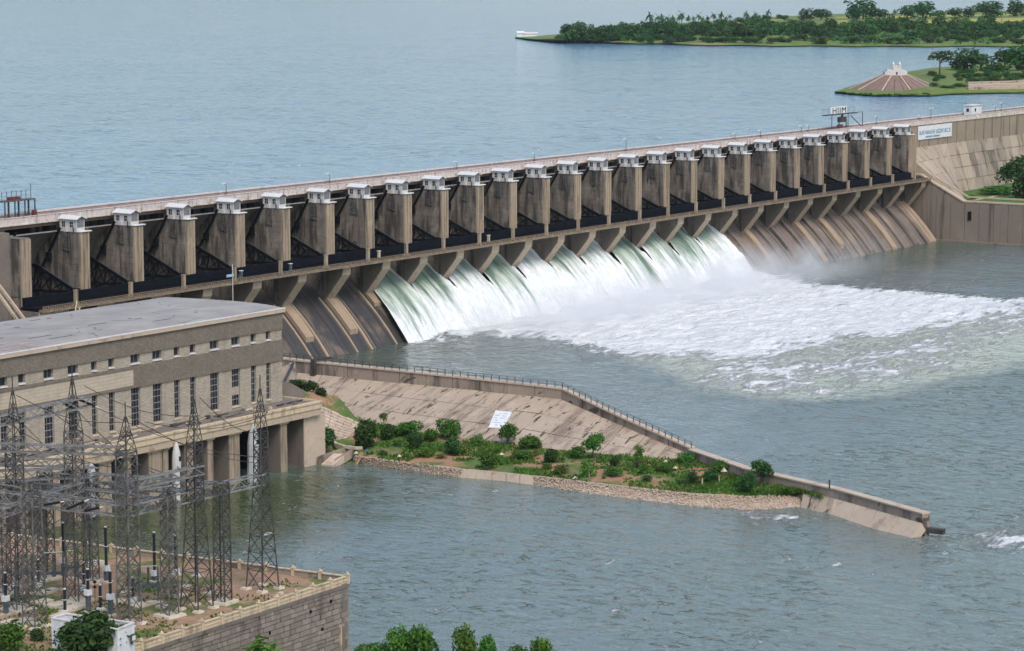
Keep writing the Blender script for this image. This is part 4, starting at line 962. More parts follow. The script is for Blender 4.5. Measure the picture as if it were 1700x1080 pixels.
# concrete patch on the bank, in slabs
CS = Thing('bank_slab', 'pale concrete apron patch in the stone-pitched bank', 'apron', tuple(path(WLp, np.array([0.26]))[0]))
for k in range(5):
    t0, t1 = 0.258 + k * 0.047, 0.258 + (k + 1) * 0.047 - 0.002
    a, b = path(WLp, np.array([t0, t1])); c, d = path(TPp, np.array([t1, t0])); up = np.array((-0.12, 0, 0.34))
    CS.part(MB().hexa([p - (0, 0, .5) for p in (a, b, c, d)], [p + up for p in (a, b, c, d)]), 'slab', M['crest'])
KB = Thing('bank_kerb', 'low stone kerb along the top of the pitched bank', 'kerb', tuple(TPp[0]))
for k in range(24):
    t0, t1 = 0.2 + k * 0.0335, 0.2 + (k + 1) * 0.0335 - 0.002
    a, b = path(TPp, np.array([t0, t1])); w_ = np.array((0.55, 0.1, 0))
    KB.part(MB().hexa([a - (0, 0, .3), b - (0, 0, .3), b + w_ - (0, 0, .3), a + w_ - (0, 0, .3)], [a + (0, 0, .28), b + (0, 0, .28), b + w_ + (0, 0, .28), a + w_ + (0, 0, .28)]), 'kerb_stone', M['riprap'])

# terraced stone bank, curved wall, ramp beside the powerhouse
TB = Thing('terraced_bank', 'stepped stone bank between the powerhouse end and the guide-wall slope', 'stepped bank', (-25, -90, 0))
up0, up1 = G(488, 652, 12.0), G(560, 694, 7.0)
lo0, lo1 = G(500, 708, 6.5), G(578, 727, 3.0)
up1 = G(602, 704, 4.5)
for k in range(15):
    u0, u1 = k / 15, (k + 1) / 15 - 0.004
    a, b = up0 * (1 - u0) + lo0 * u0, up1 * (1 - u0) + lo1 * u0
    c, d = up1 * (1 - u1) + lo1 * u1, up0 * (1 - u1) + lo0 * u1
    hh = np.array((0, 0, 0.28 if k % 2 else -0.05))
    nseg = 9
    for m_ in range(nseg):
        f0, f1 = m_ / nseg + 0.002, (m_ + 1) / nseg - 0.006
        q = [a * (1 - f0) + b * f0, a * (1 - f1) + b * f1, d * (1 - f1) + c * f1, d * (1 - f0) + c * f0]
        jj = np.array((0, 0, rg.uniform(-.12, .12)))
        TB.part(MB().hexa([p - (0, 0, 1.4) for p in q], [p + hh + jj for p in q]), 'step_stone', M['riprap'] if rg.random() < .6 else M['crest'])
fl = [G(470, 640, 12), G(560, 650, 9), G(606, 704, 4), G(590, 740, 2.6), G(535, 745, 2.4), G(490, 725, 3.5), G(470, 690, 9)]
o = np_mesh('terrace_ground', [p - (0, 0, 0.9) for p in fl], [tuple(range(7))], M['bankground']); tag(o, 'rough grass round the stepped bank', 'ground', kind='structure')
CWL = Thing('curved_wall', 'dark curved concrete wall behind the end of the tailrace deck', 'wall', tuple(G(480, 650, 14)))
pts_ = [G(455, 655, 14.2), G(470, 654.5, 14.2), G(485, 655, 14.0), G(497, 656, 13.7), G(506, 657, 13.4)]
hts = [5.2, 4.7, 4.0, 2.8, 1.4]
for k in range(4):
    a, b = pts_[k], pts_[k + 1]; w_ = np.array((0.4, 0.5, 0))
    CWL.part(MB().hexa([a - (0, 0, 2), b - (0, 0, 2), b + w_ - (0, 0, 2), a + w_ - (0, 0, 2)], [a + (0, 0, hts[k] * .62), b + (0, 0, hts[k + 1] * .62), b + w_ + (0, 0, hts[k + 1] * .62), a + w_ + (0, 0, hts[k] * .62)]), 'wall_segment', M['lower'])
lob = MB()
lp = [G(450, 611, 13.5), G(478, 605, 13.5), G(492, 600, 12.8)]
GW.part(MB().hexa([G(455, 655, 12) - (0, 0, 5), G(492, 640, 11) - (0, 0, 5), G(492, 640, 11) + (1, 1, -5), G(455, 655, 12) + (1, 1, -5)], [G(455, 618, 13), G(490, 600, 12.6), G(490, 600, 12.6) + (1, 1, 0), G(455, 618, 13) + (1, 1, 0)]), 'return_wall', M['guide'])
GW.part(MB().bar(G(463, 650, 12), G(487, 602, 12.9), 0.5), 'brace', M['darksteel'])
RM = Thing('concrete_ramp', 'small concrete ramp and channel running down to the tailrace beside the end pier', 'ramp', tuple(G(560, 765, 0)))
ra, rb_, rc, rd_ = G(533, 772, 0.1), G(553, 774, 0.1), G(574, 755, 1.9), G(554, 754, 1.9)
RM.part(MB().hexa([p - (0, 0, 1.2) for p in (ra, rb_, rc, rd_)], [p + (0, 0, .25) for p in (ra, rb_, rc, rd_)]), 'ramp_slab', M['crest'])
for a, b in ((G(526, 765, 0.8), G(584, 742, 2.6)), (G(556, 768, 0.6), G(586, 748, 2.6))):
    RM.part(MB().hexa([a - (0, 0, 1.5), b - (0, 0, 1.5), b + (.5, .3, -1.5), a + (.5, .3, -1.5)], [a + (0, 0, .9), b + (0, 0, .5), b + (.5, .3, .5), a + (.5, .3, .9)]), 'side_wall', M['guide'])
cv = [G(554, 725, 3.2), G(552, 732, 3.0), G(558, 738, 2.9), G(572, 742, 2.8), G(590, 744, 2.8), G(602, 744, 2.8)]
f = MB()
for a, b in zip(cv[:-1], cv[1:]): f.bar(a + (0, 0, .1), b + (0, 0, .1), 0.75, 0.6)
RM.part(f, 'curved_kerb', M['crest'])
o = np_mesh('shore_ground', [G(521, 768, -.5), G(592, 775, -.5), G(604, 752, 2.5), G(560, 722, 3.2), G(515, 738, 2.8)], [(0, 1, 2, 3, 4)], M['bankground']); tag(o, 'grassy shore beside the end pier', 'shore', kind='structure')

# ------------------------------------------------------------------ switchyard platform
YZ = 11.5
YC, YL, YN = G(578, 966, YZ), G(0, 893, YZ), G(270, 1066, YZ)
dl = (YL - YC) / np.linalg.norm(YL - YC); dn = (YN - YC) / np.linalg.norm(YN - YC)
YLf, YNf = YC + dl * 150, YC + dn * 120
o = np_mesh('yard_ground', [YC - (0, 0, .02), YLf - (0, 0, .02), YLf + dn * 120 - (0, 0, .02), YNf - (0, 0, .02)], [(0, 1, 2, 3)], M['yardground'])
tag(o, 'red earth and thin grass of the switchyard platform', 'yard', kind='structure')
# stone retaining wall: the river corner, built of coursed blocks on the near face
RW = Thing('yard_retaining_wall', 'tall coursed stone retaining wall under the switchyard at the river corner', 'wall', tuple(YC - (0, 0, 14)))
nin = np.array((-dn[1], dn[0], 0)); nin = nin if nin @ dl > 0 else -nin       # inward normals
lin = np.array((-dl[1], dl[0], 0)); lin = lin if lin @ dn > 0 else -lin
def slab(p, q, inn, z0, z1, th_, out=0.0):
    a, b = p - inn * out, q - inn * out; c, d = q + inn * th_, p + inn * th_
    return [(*a[:2], z0), (*b[:2], z0), (*c[:2], z0), (*d[:2], z0)], [(*a[:2], z1), (*b[:2], z1), (*c[:2], z1), (*d[:2], z1)]
RW.part(MB().hexa(*slab(YC + nin * .5, YNf + nin * .5, nin, -4, YZ - 0.03, 1.5)).hexa(*slab(YC + lin * .3, YLf + lin * .3, lin, -4, YZ - 0.03, 1.5)), 'core', M['lower'])
RW.part(MB().hexa(*slab(YC, YLf, lin, -4, YZ - 0.03, 0.3)), 'river_face', M['stone'])
rs_ = random.Random(21); z = YZ - 0.75; cnt = 0; rest = MB()
while z > -3.5:
    h = rs_.uniform(0.62, 0.95); u = -0.0
    while u < 46:
        L_ = rs_.uniform(1.1, 2.9)
        if u < 0.1: L_ = rs_.choice([1.2, 2.2])
        e = rs_.uniform(0.0, 0.16)
        bx = slab(YC + dn * (u + .04), YC + dn * (u + L_ - 0.08), nin, z - h + .11, z, 0.49, e)
        if cnt < 300: RW.part(MB().hexa(*bx), 'stone', M[rs_.choice(['stone', 'stone', 'stonelight', 'stonedark'])]); cnt += 1
        else: rest.hexa(*bx)
        u += L_
    z -= h
RW.part(rest, 'stone', M['stone'], None, 'stuff')
RW.part(MB().hexa(*slab(YC + dn * 46, YNf, nin, -4, YZ - 0.7, 0.49)), 'plain_face', M['stone'])
RW.part(MB().hexa(*slab(YC - dn * .05, YNf, nin, YZ - 0.745, YZ - 0.2, 0.5, 0.22)), 'string_course', M['lower'])
for u_, z_ in ((4.6, 9.6), (10, 9.0), (20.5, 7.8), (25, 4.9), (7.0, 5.5)):
    RW.part(MB().hexa(*slab(YC + dn * u_, YC + dn * (u_ + .4), nin, z_ - .5, z_, 0.3, 0.2)), 'weep_hole', M['navy'])
RW.part(MB().hexa(*slab(YC + dn * 2.3, YC + dn * 2.55, nin, 0.2, 4.8, 0.2, 0.4)), 'drain_pipe', M['cream'])
f = MB(); a = YC + dl * 0.4 - lin * 0.05
for z_ in (9.2, 4.6):
    lo = [a, a - lin * .6 + np.array((0, 0, .2)), a - lin * .6 + dl * 1.5 + np.array((0, 0, .2)), a + dl * 1.5]
    f.hexa([q + np.array((0, 0, z_ - YZ)) for q in lo], [np.array((q[0], q[1], z_ + 1.3)) for q in lo])
RW.part(f, 'wall_bracket', M['navy'], None, 'stuff')
# parapets
def parapet(p, d, inn, L_, step, label, matp, matc):
    T = Thing('parapet', label, 'parapet', tuple(p))
    n = int(L_ / step)
    for k in range(n):
        a, b = p + d * (k * step + .28), p + d * ((k + 1) * step - .28)
        w_ = T.part(MB().hexa(*slab(a, b, inn, YZ - 0.19, YZ + 0.9, 0.26, 0.0)), 'panel', matp)
        T.part(MB().hexa(*slab(a, b, inn, YZ + 0.903, YZ + 1.08, 0.4, 0.12)), 'coping', matc, w_)
        T.part(MB().hexa(*slab(a, b, inn, YZ + 0.3, YZ + 0.42, 0.02, 0.08)), 'groove_band', matc, w_)
    for k in range(n + 1):
        a = p + d * (k * step - .26); b = a + d * .52
        q_ = T.part(MB().hexa(*slab(a, b, inn, YZ - 0.19, YZ + 1.2, 0.42, 0.14)), 'post', matc)
        T.part(MB().hexa(*slab(a - d * .1, b + d * .1, inn, YZ + 1.203, YZ + 1.36, 0.5, 0.22)).lathe(tuple(a + d * .26 + inn * .14), [(0.01, 1.36), (.2, 1.36), (.22, 1.5), (.1, 1.68), (.01, 1.72)], 6), 'post_cap', matc, q_)
    return T
parapet(YC, dn, nin, 70, 4.6, 'cream panelled parapet along the near edge of the switchyard', M['cream'], M['cream'])
parapet(YC, dl, lin, 120, 5.2, 'weathered pinkish parapet along the river edge of the switchyard', M['guide'], M['cream'])

# ------------------------------------------------------------------ lattice masts and girders
def lattice_mast(px, py, hw, waist_z, waist_hw, cross_z, spike_z, label, pads=1, mat='steel', arms=True, rz=0.0):
    b = G(px, py, YZ)
    T = Thing('lattice_mast', label, 'mast', tuple(b), 'lattice masts of the switchyard')
    hh = lambda z: np.interp(z, [0, waist_z, cross_z, spike_z], [hw, waist_hw, waist_hw * 0.93, 0.12 if spike_z > cross_z + 1 else waist_hw * .9])
    top = cross_z
    lev = [0]; z = 0
    while z < top - 0.5:
        z += max(1.5, hh(z) * 1.75); lev.append(min(z, top))
    cs = ((-1, -1), (1, -1), (1, 1), (-1, 1))
    P = lambda c, z: (c[0] * hh(z), c[1] * hh(z), z)
    for c in cs:
        f = MB()
        for a, z2 in zip(lev[:-1], lev[1:]): f.bar(P(c, a), P(c, z2), 0.22)
        lg = T.part(f, 'leg', M[mat], local=True)
        if pads == 4: T.part(MB().hexa([(c[0] * hw + i * .75, c[1] * hw + j * .75, -.3) for i, j in cs], [(c[0] * hw + i * .6, c[1] * hw + j * .6, .32) for i, j in cs]), 'footing', M['pad'], lg, local=True)
    if pads == 1: T.part(MB().hexa([(i * (hw + .9), j * (hw + .9), -.3) for i, j in cs], [(i * (hw + .8), j * (hw + .8), .35) for i, j in cs]), 'footing', M['pad'], local=True)
    for k in range(4):
        c1, c2 = cs[k], cs[(k + 1) % 4]; f = MB()
        for m_, (a, z2) in enumerate(zip(lev[:-1], lev[1:])):
            if m_ % 2: f.bar(P(c1, a), P(c2, z2), 0.1)
            else: f.bar(P(c2, a), P(c1, z2), 0.12)
            f.bar(P(c1, z2), P(c2, z2), 0.09)
            if m_ > 1 and mat == 'steel': f.bar(P(c1, z2), P(c2, a), 0.08) if m_ % 2 else f.bar(P(c2, z2), P(c1, a), 0.08)
        T.part(f, 'bracing', M[mat], local=True)
    if spike_z > cross_z + 1:
        f = MB(); s0 = cross_z; n = 5
        zs = np.linspace(s0, spike_z - 2.2, n)
        for c in cs: f.bar(P(c, s0), (c[0] * .1, c[1] * .1, spike_z - 2.2), 0.12)
        for a, z2 in zip(zs[:-1], zs[1:]):
            q = lambda c, z: (c[0] * np.interp(z, [s0, spike_z - 2.2], [hh(s0), .1]), c[1] * np.interp(z, [s0, spike_z - 2.2], [hh(s0), .1]), z)
            for k in range(4): f.bar(q(cs[k], a), q(cs[(k + 1) % 4], z2), 0.08)
        f.bar((0, 0, spike_z - 2.4), (0, 0, spike_z), 0.12)
        T.part(f, 'peak', M['darksteel'], local=True)
        if arms:
            f = MB(); za = s0 + (spike_z - s0) * .42
            f.bar((-1.6, 0, za - .9), (0, 0, za), .1).bar((1.6, 0, za - .9), (0, 0, za), .1).bar((-1.6, 0, za - .9), (0, 0, za - 1.8), .08).bar((1.6, 0, za - .9), (0, 0, za - 1.8), .08)
            f.bar((0, -1.5, za - .6), (0, 1.5, za - .6), .08)
            T.part(f, 'cross_arm', M['darksteel'], local=True)
    T.e.rotation_euler = (0, 0, rz)
    return b
# px, py of the base centre, half width, waist height, waist half width, cross height, peak height
MASTS = [
    (436, 977, 1.85, 17.5, 0.85, 25.5, 34.5, 'tall splayed lattice mast standing alone nearest the river corner of the yard', 4, 'darksteel'),
    (327, 1010, 1.8, 17.0, 0.95, 26.0, 35.0, 'splayed lattice mast on four footings, second from the river corner', 4, 'darksteel'),
    (370, 1000, 1.0, 10.0, 0.95, 19.0, 19.0, 'narrow straight lattice column on one slab between two tall masts', 1, 'darksteel'),
    (282, 1022, 0.95, 10.0, 0.9, 19.2, 19.2, 'narrow lattice column on a wide slab in front of the red earth', 1, 'steel'),
    (215, 1036, 1.3, 16.0, 1.2, 26.5, 34.0, 'thick pale lattice mast behind the white enclosure corner', 4, 'steel'),
    (128, 998, 1.25, 15.0, 1.1, 27.0, 37.5, 'lattice mast with a bird-like arm at its peak before the plaster panel', 1, 'steel'),
    (30, 1012, 1.25, 15.0, 1.0, 27.0, 36.5, 'lattice mast with peak at the picture edge by the hanging insulators', 1, 'steel'),
    (58, 1040, 1.3, 16.0, 1.0, 22.0, 22.0, 'broad near lattice column behind the clipped hedge', 4, 'steel'),
    (152, 965, 0.9, 12.0, 0.8, 17.0, 17.0, 'slim far lattice column near the river parapet', 1, 'steel'),
    (78, 960, 1.0, 12.0, 0.9, 18.0, 18.0, 'slim far lattice column beside the disconnector frames', 1, 'steel'),
    (5, 985, 1.0, 12.0, 0.9, 18.0, 18.0, 'lattice column cut by the picture edge', 1, 'steel'),
]
MB_POS = [lattice_mast(*m_[:7], m_[7], m_[8], m_[9], rz=0.12 * (i_ % 3) - .1) for i_, m_ in enumerate(MASTS)]
def lattice_girder(p, q, dpt, wd, label, pan=1.9, w_=0.2):
    p, q = np.array(p, float), np.array(q, float)
    T = Thing('lattice_girder', label, 'girder', tuple(p), 'lattice girders between the switchyard masts')
    d = q - p; L_ = np.linalg.norm(d); d = d / L_; s_ = np.array((-d[1], d[0], 0)); s_ = s_ / np.linalg.norm(s_); u = np.array((0, 0, 1.0))
    C = [(-1, 0), (1, 0), (1, -1), (-1, -1)]
    Q = lambda c, t: p + d * t + s_ * c[0] * wd / 2 + u * c[1] * dpt
    for c in C: T.part(MB().bar(Q(c, 0), Q(c, L_), w_), 'chord', M['palesteel'])
    n = max(2, int(L_ / pan)); tt = np.linspace(0, L_, n + 1)
    for k in range(4):
        f = MB()
        for m_ in range(n):
            a, b = (tt[m_], tt[m_ + 1]) if m_ % 2 else (tt[m_ + 1], tt[m_])
            f.bar(Q(C[k], a), Q(C[(k + 1) % 4], b), 0.12)
        T.part(f, 'bracing', M['palesteel'])
top = lambda i, h: MB_POS[i] + np.array((0, 0, h))
lattice_girder(top(4, 18.3), top(0, 18.6), 1.6, 1.5, 'long lattice girder reaching from the thick pale mast to the river-corner mast')
lattice_girder(GV(top(6, 0), -30, 812), top(4, 18.3), 1.7, 1.5, 'lattice girder running from the picture edge to the thick pale mast')
lattice_girder(GV(top(10, 0), -20, 782), GV(top(8, 0), 160, 775), 1.6, 1.4, 'upper far lattice girder ahead of the powerhouse piers')
lattice_girder(GV(top(8, 0), 150, 785), GV(top(2, 0), 372, 802), 1.5, 1.3, 'far lattice girder behind the thick pale mast')
lattice_girder(GV(top(9, 0), 60, 800), GV(top(3, 0), 285, 830), 1.4, 1.2, 'middle lattice girder under the bus wires')
lattice_girder(GV(top(6, 0), -20, 694), GV(top(5, 0), 150, 657), 1.5, 1.4, 'high lattice girder with sloping insulator strings before the tall windows')
lattice_girder(GV(top(7, 0), 0, 845), GV(top(5, 0), 135, 800), 1.3, 1.1, 'short lattice girder from the broad near column')
lattice_girder(GV(top(10, 0), -10, 760), GV(top(9, 0), 120, 762), 1.2, 1.1, 'short high lattice girder over the far columns')
lattice_girder(GV(top(6, 0), -20, 735), GV(top(4, 0), 205, 742), 1.2, 1.1, 'thin lattice girder in front of the near tall windows')
lattice_girder(GV(top(9, 0), -10, 828), GV(top(8, 0), 165, 800), 1.2, 1.1, 'far low lattice girder just above the tailrace water')
lattice_girder(GV(top(4, 0), 205, 800), GV(top(1, 0), 335, 772), 1.3, 1.2, 'lattice girder between the thick pale mast and the second splayed mast')
lattice_girder(GV(top(8, 0), 165, 800), GV(top(3, 0), 290, 805), 1.1, 1.0, 'short lattice girder before the white pointed tank')
for k, (i, j, a, b) in enumerate(((6, 4, (-20, 800), (210, 838)), (6, 5, (-20, 770), (135, 790)), (4, 3, (215, 815), (285, 806)), (5, 4, (130, 812), (214, 822)), (9, 8, (75, 812), (160, 790)))):
    o = MB().bar(GV(top(i, 0), *a), GV(top(j, 0), *b), .17).build('bus_pipe', M['palesteel'])
    tag(o, ['pale bus pipe from the picture edge to the thick pale mast', 'pale bus pipe from the picture edge to the peaked mast', 'short pale bus pipe at the wide-slab column', 'pale bus pipe between the peaked and thick masts', 'pale bus pipe between the two slim far columns'][k], 'bus pipe', 'bus pipes of the switchyard')
for k, (xa, ya, xb_, yb_) in enumerate(((5, 687, 40, 703), (66, 674, 93, 688), (97, 665, 125, 678), (127, 661, 158, 674), (72, 838, 100, 833), (110, 845, 140, 832), (140, 848, 165, 842))):
    lb = ['by the picture edge', 'second along the high girder', 'third along the high girder', 'nearest the peaked mast', 'lying level under the long girder, first', 'lying level under the long girder, middle', 'lying level under the long girder, last'][k]
    base = top(5 if k < 4 else 4, 0); a, b = GV(base, xa, ya), GV(base, xb_, yb_)
    T = Thing('insulator_string', f'black ribbed insulator string {lb}', 'insulator', tuple(a), 'insulator strings on the girders')
    T.part(MB().bar(a, b, 0.36), 'discs', M['porcelain'])
    T.part(MB().bar(b, b + (b - a) * .25, 0.12), 'end_fitting', M['white'])
# line wires
wires = [((10, 700), (220, 780), 5, 4), ((93, 689), (330, 800), 5, 1), ((125, 678), (290, 800), 5, 1), ((158, 675), (436, 760), 5, 0), ((26, 655), (213, 700), 6, 4), ((140, 640), (332, 690), 5, 1), ((332, 660), (440, 720), 1, 0), ((213, 690), (440, 770), 4, 0), ((210, 870), (300, 905), 4, 3), ((5, 870), (120, 850), 7, 5), ((40, 705), (150, 770), 6, 5), ((240, 700), (440, 690), 4, 0)]
for k, (a, b, i, j) in enumerate(wires):
    A, B = GV(MB_POS[i], *a), GV(MB_POS[j], *b)
    pts_ = [A * (1 - t) + B * t - np.array((0, 0, 1.6 * math.sin(math.pi * t))) for t in np.linspace(0, 1, 9)]
    f = MB(); f.tube(pts_, 0.045); o = f.build('power_line', M['darksteel'])
    nm_ = ['river-corner mast', 'second splayed mast', 'twin-side column', 'wide-slab column', 'thick pale mast', 'peaked mast', 'edge mast', 'broad near column', 'slim far column']
    tag(o, f'thin wire from the {nm_[i]} to the {nm_[j]}, starting {"high" if a[1] < 690 else "low" if a[1] > 800 else "midway"}', 'wire', 'line wires over the switchyard')

# ------------------------------------------------------------------ switchyard apparatus
def breaker(px, py0, pyb, pym, label, r=0.3):
    b = G(px, py0, YZ); t = GV(b, px, pyb); m_ = GV(b, px, pym); h, hm = t[2] - YZ, m_[2] - YZ
    T = Thing('insulator_column', label, 'insulator column', tuple(b), 'black insulator columns in the switchyard')
    prof = [(0.02, hm)]; n = max(6, int((h - hm) / .22))
    for k in range(n + 1): zz = hm + (h - hm) * k / n; prof += [(r * .72, zz), (r, zz + .1)]
    prof += [(0.02, h + .1)]
    T.part(MB().lathe((0, 0, 0), prof, 8), 'porcelain', M['porcelain'], local=True)
    T.part(MB().cyl((0, 0), r * .8, h + .1, h + .28, 8).cyl((0, 0), r * 1.12, hm + (h - hm) * .5, hm + (h - hm) * .5 + .1, 8), 'cap', M['white'], local=True)
    T.part(MB().box(-.5, .5, -.4, .4, hm - .9, hm), 'terminal_box', M['white'], local=True)
    if hm > 1.3:
        T.part(MB().box(-.3, .3, -.3, .3, .3, hm - .903), 'support', M['bluegrey'], local=True)
    T.part(MB().box(-.8, .8, -.7, .7, -.2, .3), 'footing', M['pad'], local=True)
for px, py0, pyb, pym, lb in ((10, 1021, 952, 988, 'at the picture edge behind the bush'), (28, 1002, 932, 962, 'with a white box beside the edge columns'), (106, 952, 869, 925, 'close to the river parapet by the dark bay'), (177, 966, 876, 938, 'tall, standing on a pale plinth near the river parapet'),
                              (257, 966, 885, 946, 'tall and white-based, right of the thick mast'), (292, 955, 890, 944, 'half hidden by the narrow lattice column'), (327, 957, 890, 950, 'seen inside the four-legged mast'), (147, 1017, 946, 978, 'behind the enclosure on a blue-grey support'),
                              (167, 1014, 972, 1008, 'short, peeping over the white enclosure'), (184, 1022, 949, 985, 'behind the enclosure beside the round bush'), (108, 1016, 979, 1012, 'thin, at the enclosure back corner'), (64, 975, 930, 965, 'inside the slim far column'), (221, 1000, 960, 990, 'inside the thick pale mast'), (140, 985, 935, 970, 'inside the peaked mast')):
    breaker(px, py0, pyb, pym, f'black ribbed insulator column {lb}', 0.28)
def disconnector(px, py0, pyf, pyt, n, label):
    b = G(px, py0, YZ); f_ = GV(b, px, pyf)[2] - YZ; t = GV(b, px, pyt)[2] - YZ; L_ = 1.5 * (n - 1)
    T = Thing('disconnector', label, 'disconnector', tuple(b), 'grey disconnector frames in the switchyard')
    for s_ in (-L_ / 2, L_ / 2):
        T.part(MB().box(s_ - .14, s_ + .14, -.14, .14, .2, f_ - .3), 'leg', M['bluegrey'], local=True)
        T.part(MB().box(s_ - .6, s_ + .6, -.6, .6, -.2, .2), 'footing', M['pad'], local=True)
    T.part(MB().box(-L_ / 2 - .6, L_ / 2 + .6, -.25, .25, f_ - .297, f_ + .1), 'frame', M['bluegrey'], local=True)
    for k in range(n):
        x = -L_ / 2 + 1.5 * k
        T.part(MB().lathe((x, 0, 0), [(.02, f_ + .1)] + [v for q in range(6) for v in ((.14, f_ + .1 + q * (t - f_) / 6), (.22, f_ + .22 + q * (t - f_) / 6))] + [(.02, t + .1)], 7), 'post_insulator', M['steel'], local=True)
        T.part(MB().box(x - .25, x + .25, -.5, .5, f_ - .6, f_ - .3), 'drive_box', M['bluegrey'], local=True)
    T.part(MB().bar((-L_ / 2, 0, t + .15), (L_ / 2, 0, t + .15), .1), 'blade', M['white'], local=True)
    T.e.rotation_euler = (0, 0, -0.7)
disconnector(90, 980, 950, 918, 3, 'grey three-column disconnector on a frame left of the peaked mast')
disconnector(247, 1000, 969, 941, 3, 'grey three-column disconnector right of the thick pale mast')
disconnector(46, 985, 950, 920, 2, 'grey two-column disconnector near the edge mast')
disconnector(118, 960, 940, 915, 2, 'grey two-column disconnector near the river parapet')
for k, (px, py, s_) in enumerate(((84, 981, 1.0), (75, 985, 1.0), (20, 975, 1.1), (210, 985, .9), (232, 1006, 1.2), (195, 1000, 1.2), (95, 1005, 1.5), (70, 1000, 1.3), (122, 1010, 1.6), (250, 1002, .8), (300, 990, .8), (308, 975, .7), (270, 1008, .8), (158, 935, 1.2), (350, 986, .9), (38, 1032, 1.4), (16, 1034, 1.2), (100, 1023, 1.2), (466, 986, .35))):
    b = G(px, py, YZ); T = Thing('plinth', 'low pale concrete plinth standing empty in the switchyard', 'plinth', tuple(b), 'empty plinths in the switchyard')
    T.part(MB().box(-s_ * 1.2, s_ * 1.2, -s_ * .8, s_ * .8, -.2, .35), 'block', M['pad'], local=True)
o = MB(); a = G(150, 948, YZ); b = G(172, 938, YZ)
RL = Thing('ground_kerb', 'pale kerb crossing the red earth near the river parapet', 'kerb', tuple(a)); RL.part(MB().bar(a + (0, 0, .15), b + (0, 0, .15), .35), 'kerb_strip', M['cream'])
# white open-topped enclosure
EA, EC = G(85, 1074, YZ), G(223, 1081, YZ)
EB = GV(G(109, 1050, YZ), 109, 1017); EB = G(109, 1016.8, 16.0); EA4 = G(85, 1024.7, 16.0); EC4 = G(223, 1032.6, 16.0); ED4 = G(195, 1044, 16.0); 
EN = Thing('enclosure', 'white open-topped walled enclosure behind the big round bush', 'enclosure', tuple(EA4 - (0, 0, 4.5)))
cc = (EA4 + EB + EC4 + ED4) / 4
for a, b in ((EA4, EB), (EB, EC4), (EC4, ED4), (ED4, EA4)):
    d = b - a; inn = np.array((-d[1], d[0], 0)); inn = inn / np.linalg.norm(inn); inn = inn if inn @ (cc - a) > 0 else -inn
    sh = d / np.linalg.norm(d) * 0.3
    EN.part(MB().hexa(*slab(a + sh * 0, b - sh, inn, YZ - .1, 15.8, .28)), 'wall', M['white'])
    EN.part(MB().hexa(*slab(a, b - sh * 1.1, inn, 15.803, 16.0, .36, .08)), 'coping', M['coping'])
FLD = EC4 * .75 + ED4 * .25
dv = (ED4 - EC4) / np.linalg.norm(ED4 - EC4); on = np.array((-dv[1], dv[0], 0)); on = on if on @ (cc - FLD) < 0 else -on
FL = Thing('floodlight', 'small square floodlight fixed on the corner of the white enclosure', 'floodlight', tuple(FLD + on * .3 + (0, 0, -2)))
p = FLD + on * .35 + (0, 0, -1.9)
FL.part(MB().hexa([p + dv * i * .55 + np.array((0, 0, j * .45)) for i, j in ((-1, -1), (1, -1), (1, 1), (-1, 1))], [p + on * .2 + dv * i * .6 + np.array((0, 0, j * .5 - .1)) for i, j in ((-1, -1), (1, -1), (1, 1), (-1, 1))]), 'casing', M['darksteel'])
FL.part(MB().poly([p + on * .23 + dv * i * .45 + np.array((0, 0, j * .36 - .1)) for i, j in ((-1, -1), (1, -1), (1, 1), (-1, 1))]), 'lens', M['white'])
FL.part(MB().bar(p - (0, 0, .5), p - (0, 0, 1.0) + dv * .3, .22), 'bracket', M['darksteel'])

# ------------------------------------------------------------------ things on the crest road
def lamp(px, top_px, label, y=16.0, double=False):
    b = GY(px, top_px + 20, y); b[2] = 45.06; t = GY(px, top_px, y)[2]; h = t - 45.06
    T = Thing('street_lamp', label, 'street lamp', tuple((b[0], y - .6, 45.06)), 'street lamps on the dam crest')
    T.part(MB().cyl((0, 0), .13, 0, h, 6, .08).box(-.35, .35, -.35, .35, 0, .3), 'pole', M['steel'], local=True)
    for s_ in ((-1, 1) if double else (-1,)):
        T.part(MB().bar((0, 0, h - .1), (s_ * 1.2, 0, h + .35), .1), 'arm', M['steel'], local=True)
        T.part(MB().box(s_ * 1.2 - .6, s_ * 1.2 + .6, -.25, .25, h + .3, h + .62), 'lamp_head', M['white'], local=True)
for px, tp, lb, db in ((373, 306, 'rising over the fourth pier hut', 0), (545, 290, 'rising just before the sixth pier hut', 0), (756, 270, 'above the ninth pier hut', 0), (885, 256, 'with a bright head above the eleventh pier hut', 0), (1037, 232, 'without a visible head, tall and thin above the middle piers', 0), (1218, 223, 'above the eighteenth pier hut', 0),
                       (1260, 218, 'above the nineteenth pier hut', 0), (1328, 210, 'just before the letter sign gantry', 0), (1340, 209, 'thin, tight beside the letter sign gantry', 0), (1453, 194, 'between the letter sign gantry and the long signboard', 0), (1543, 181, 'with twin heads above the long signboard', 1), (1525, 193, 'short, at the start of the long signboard', 0), (1650, 177, 'first beyond the white kiosk', 0), (1660, 172, 'second beyond the white kiosk', 0)):
    lamp(px, tp, f'slim crest-road lamp post {lb}', double=bool(db))
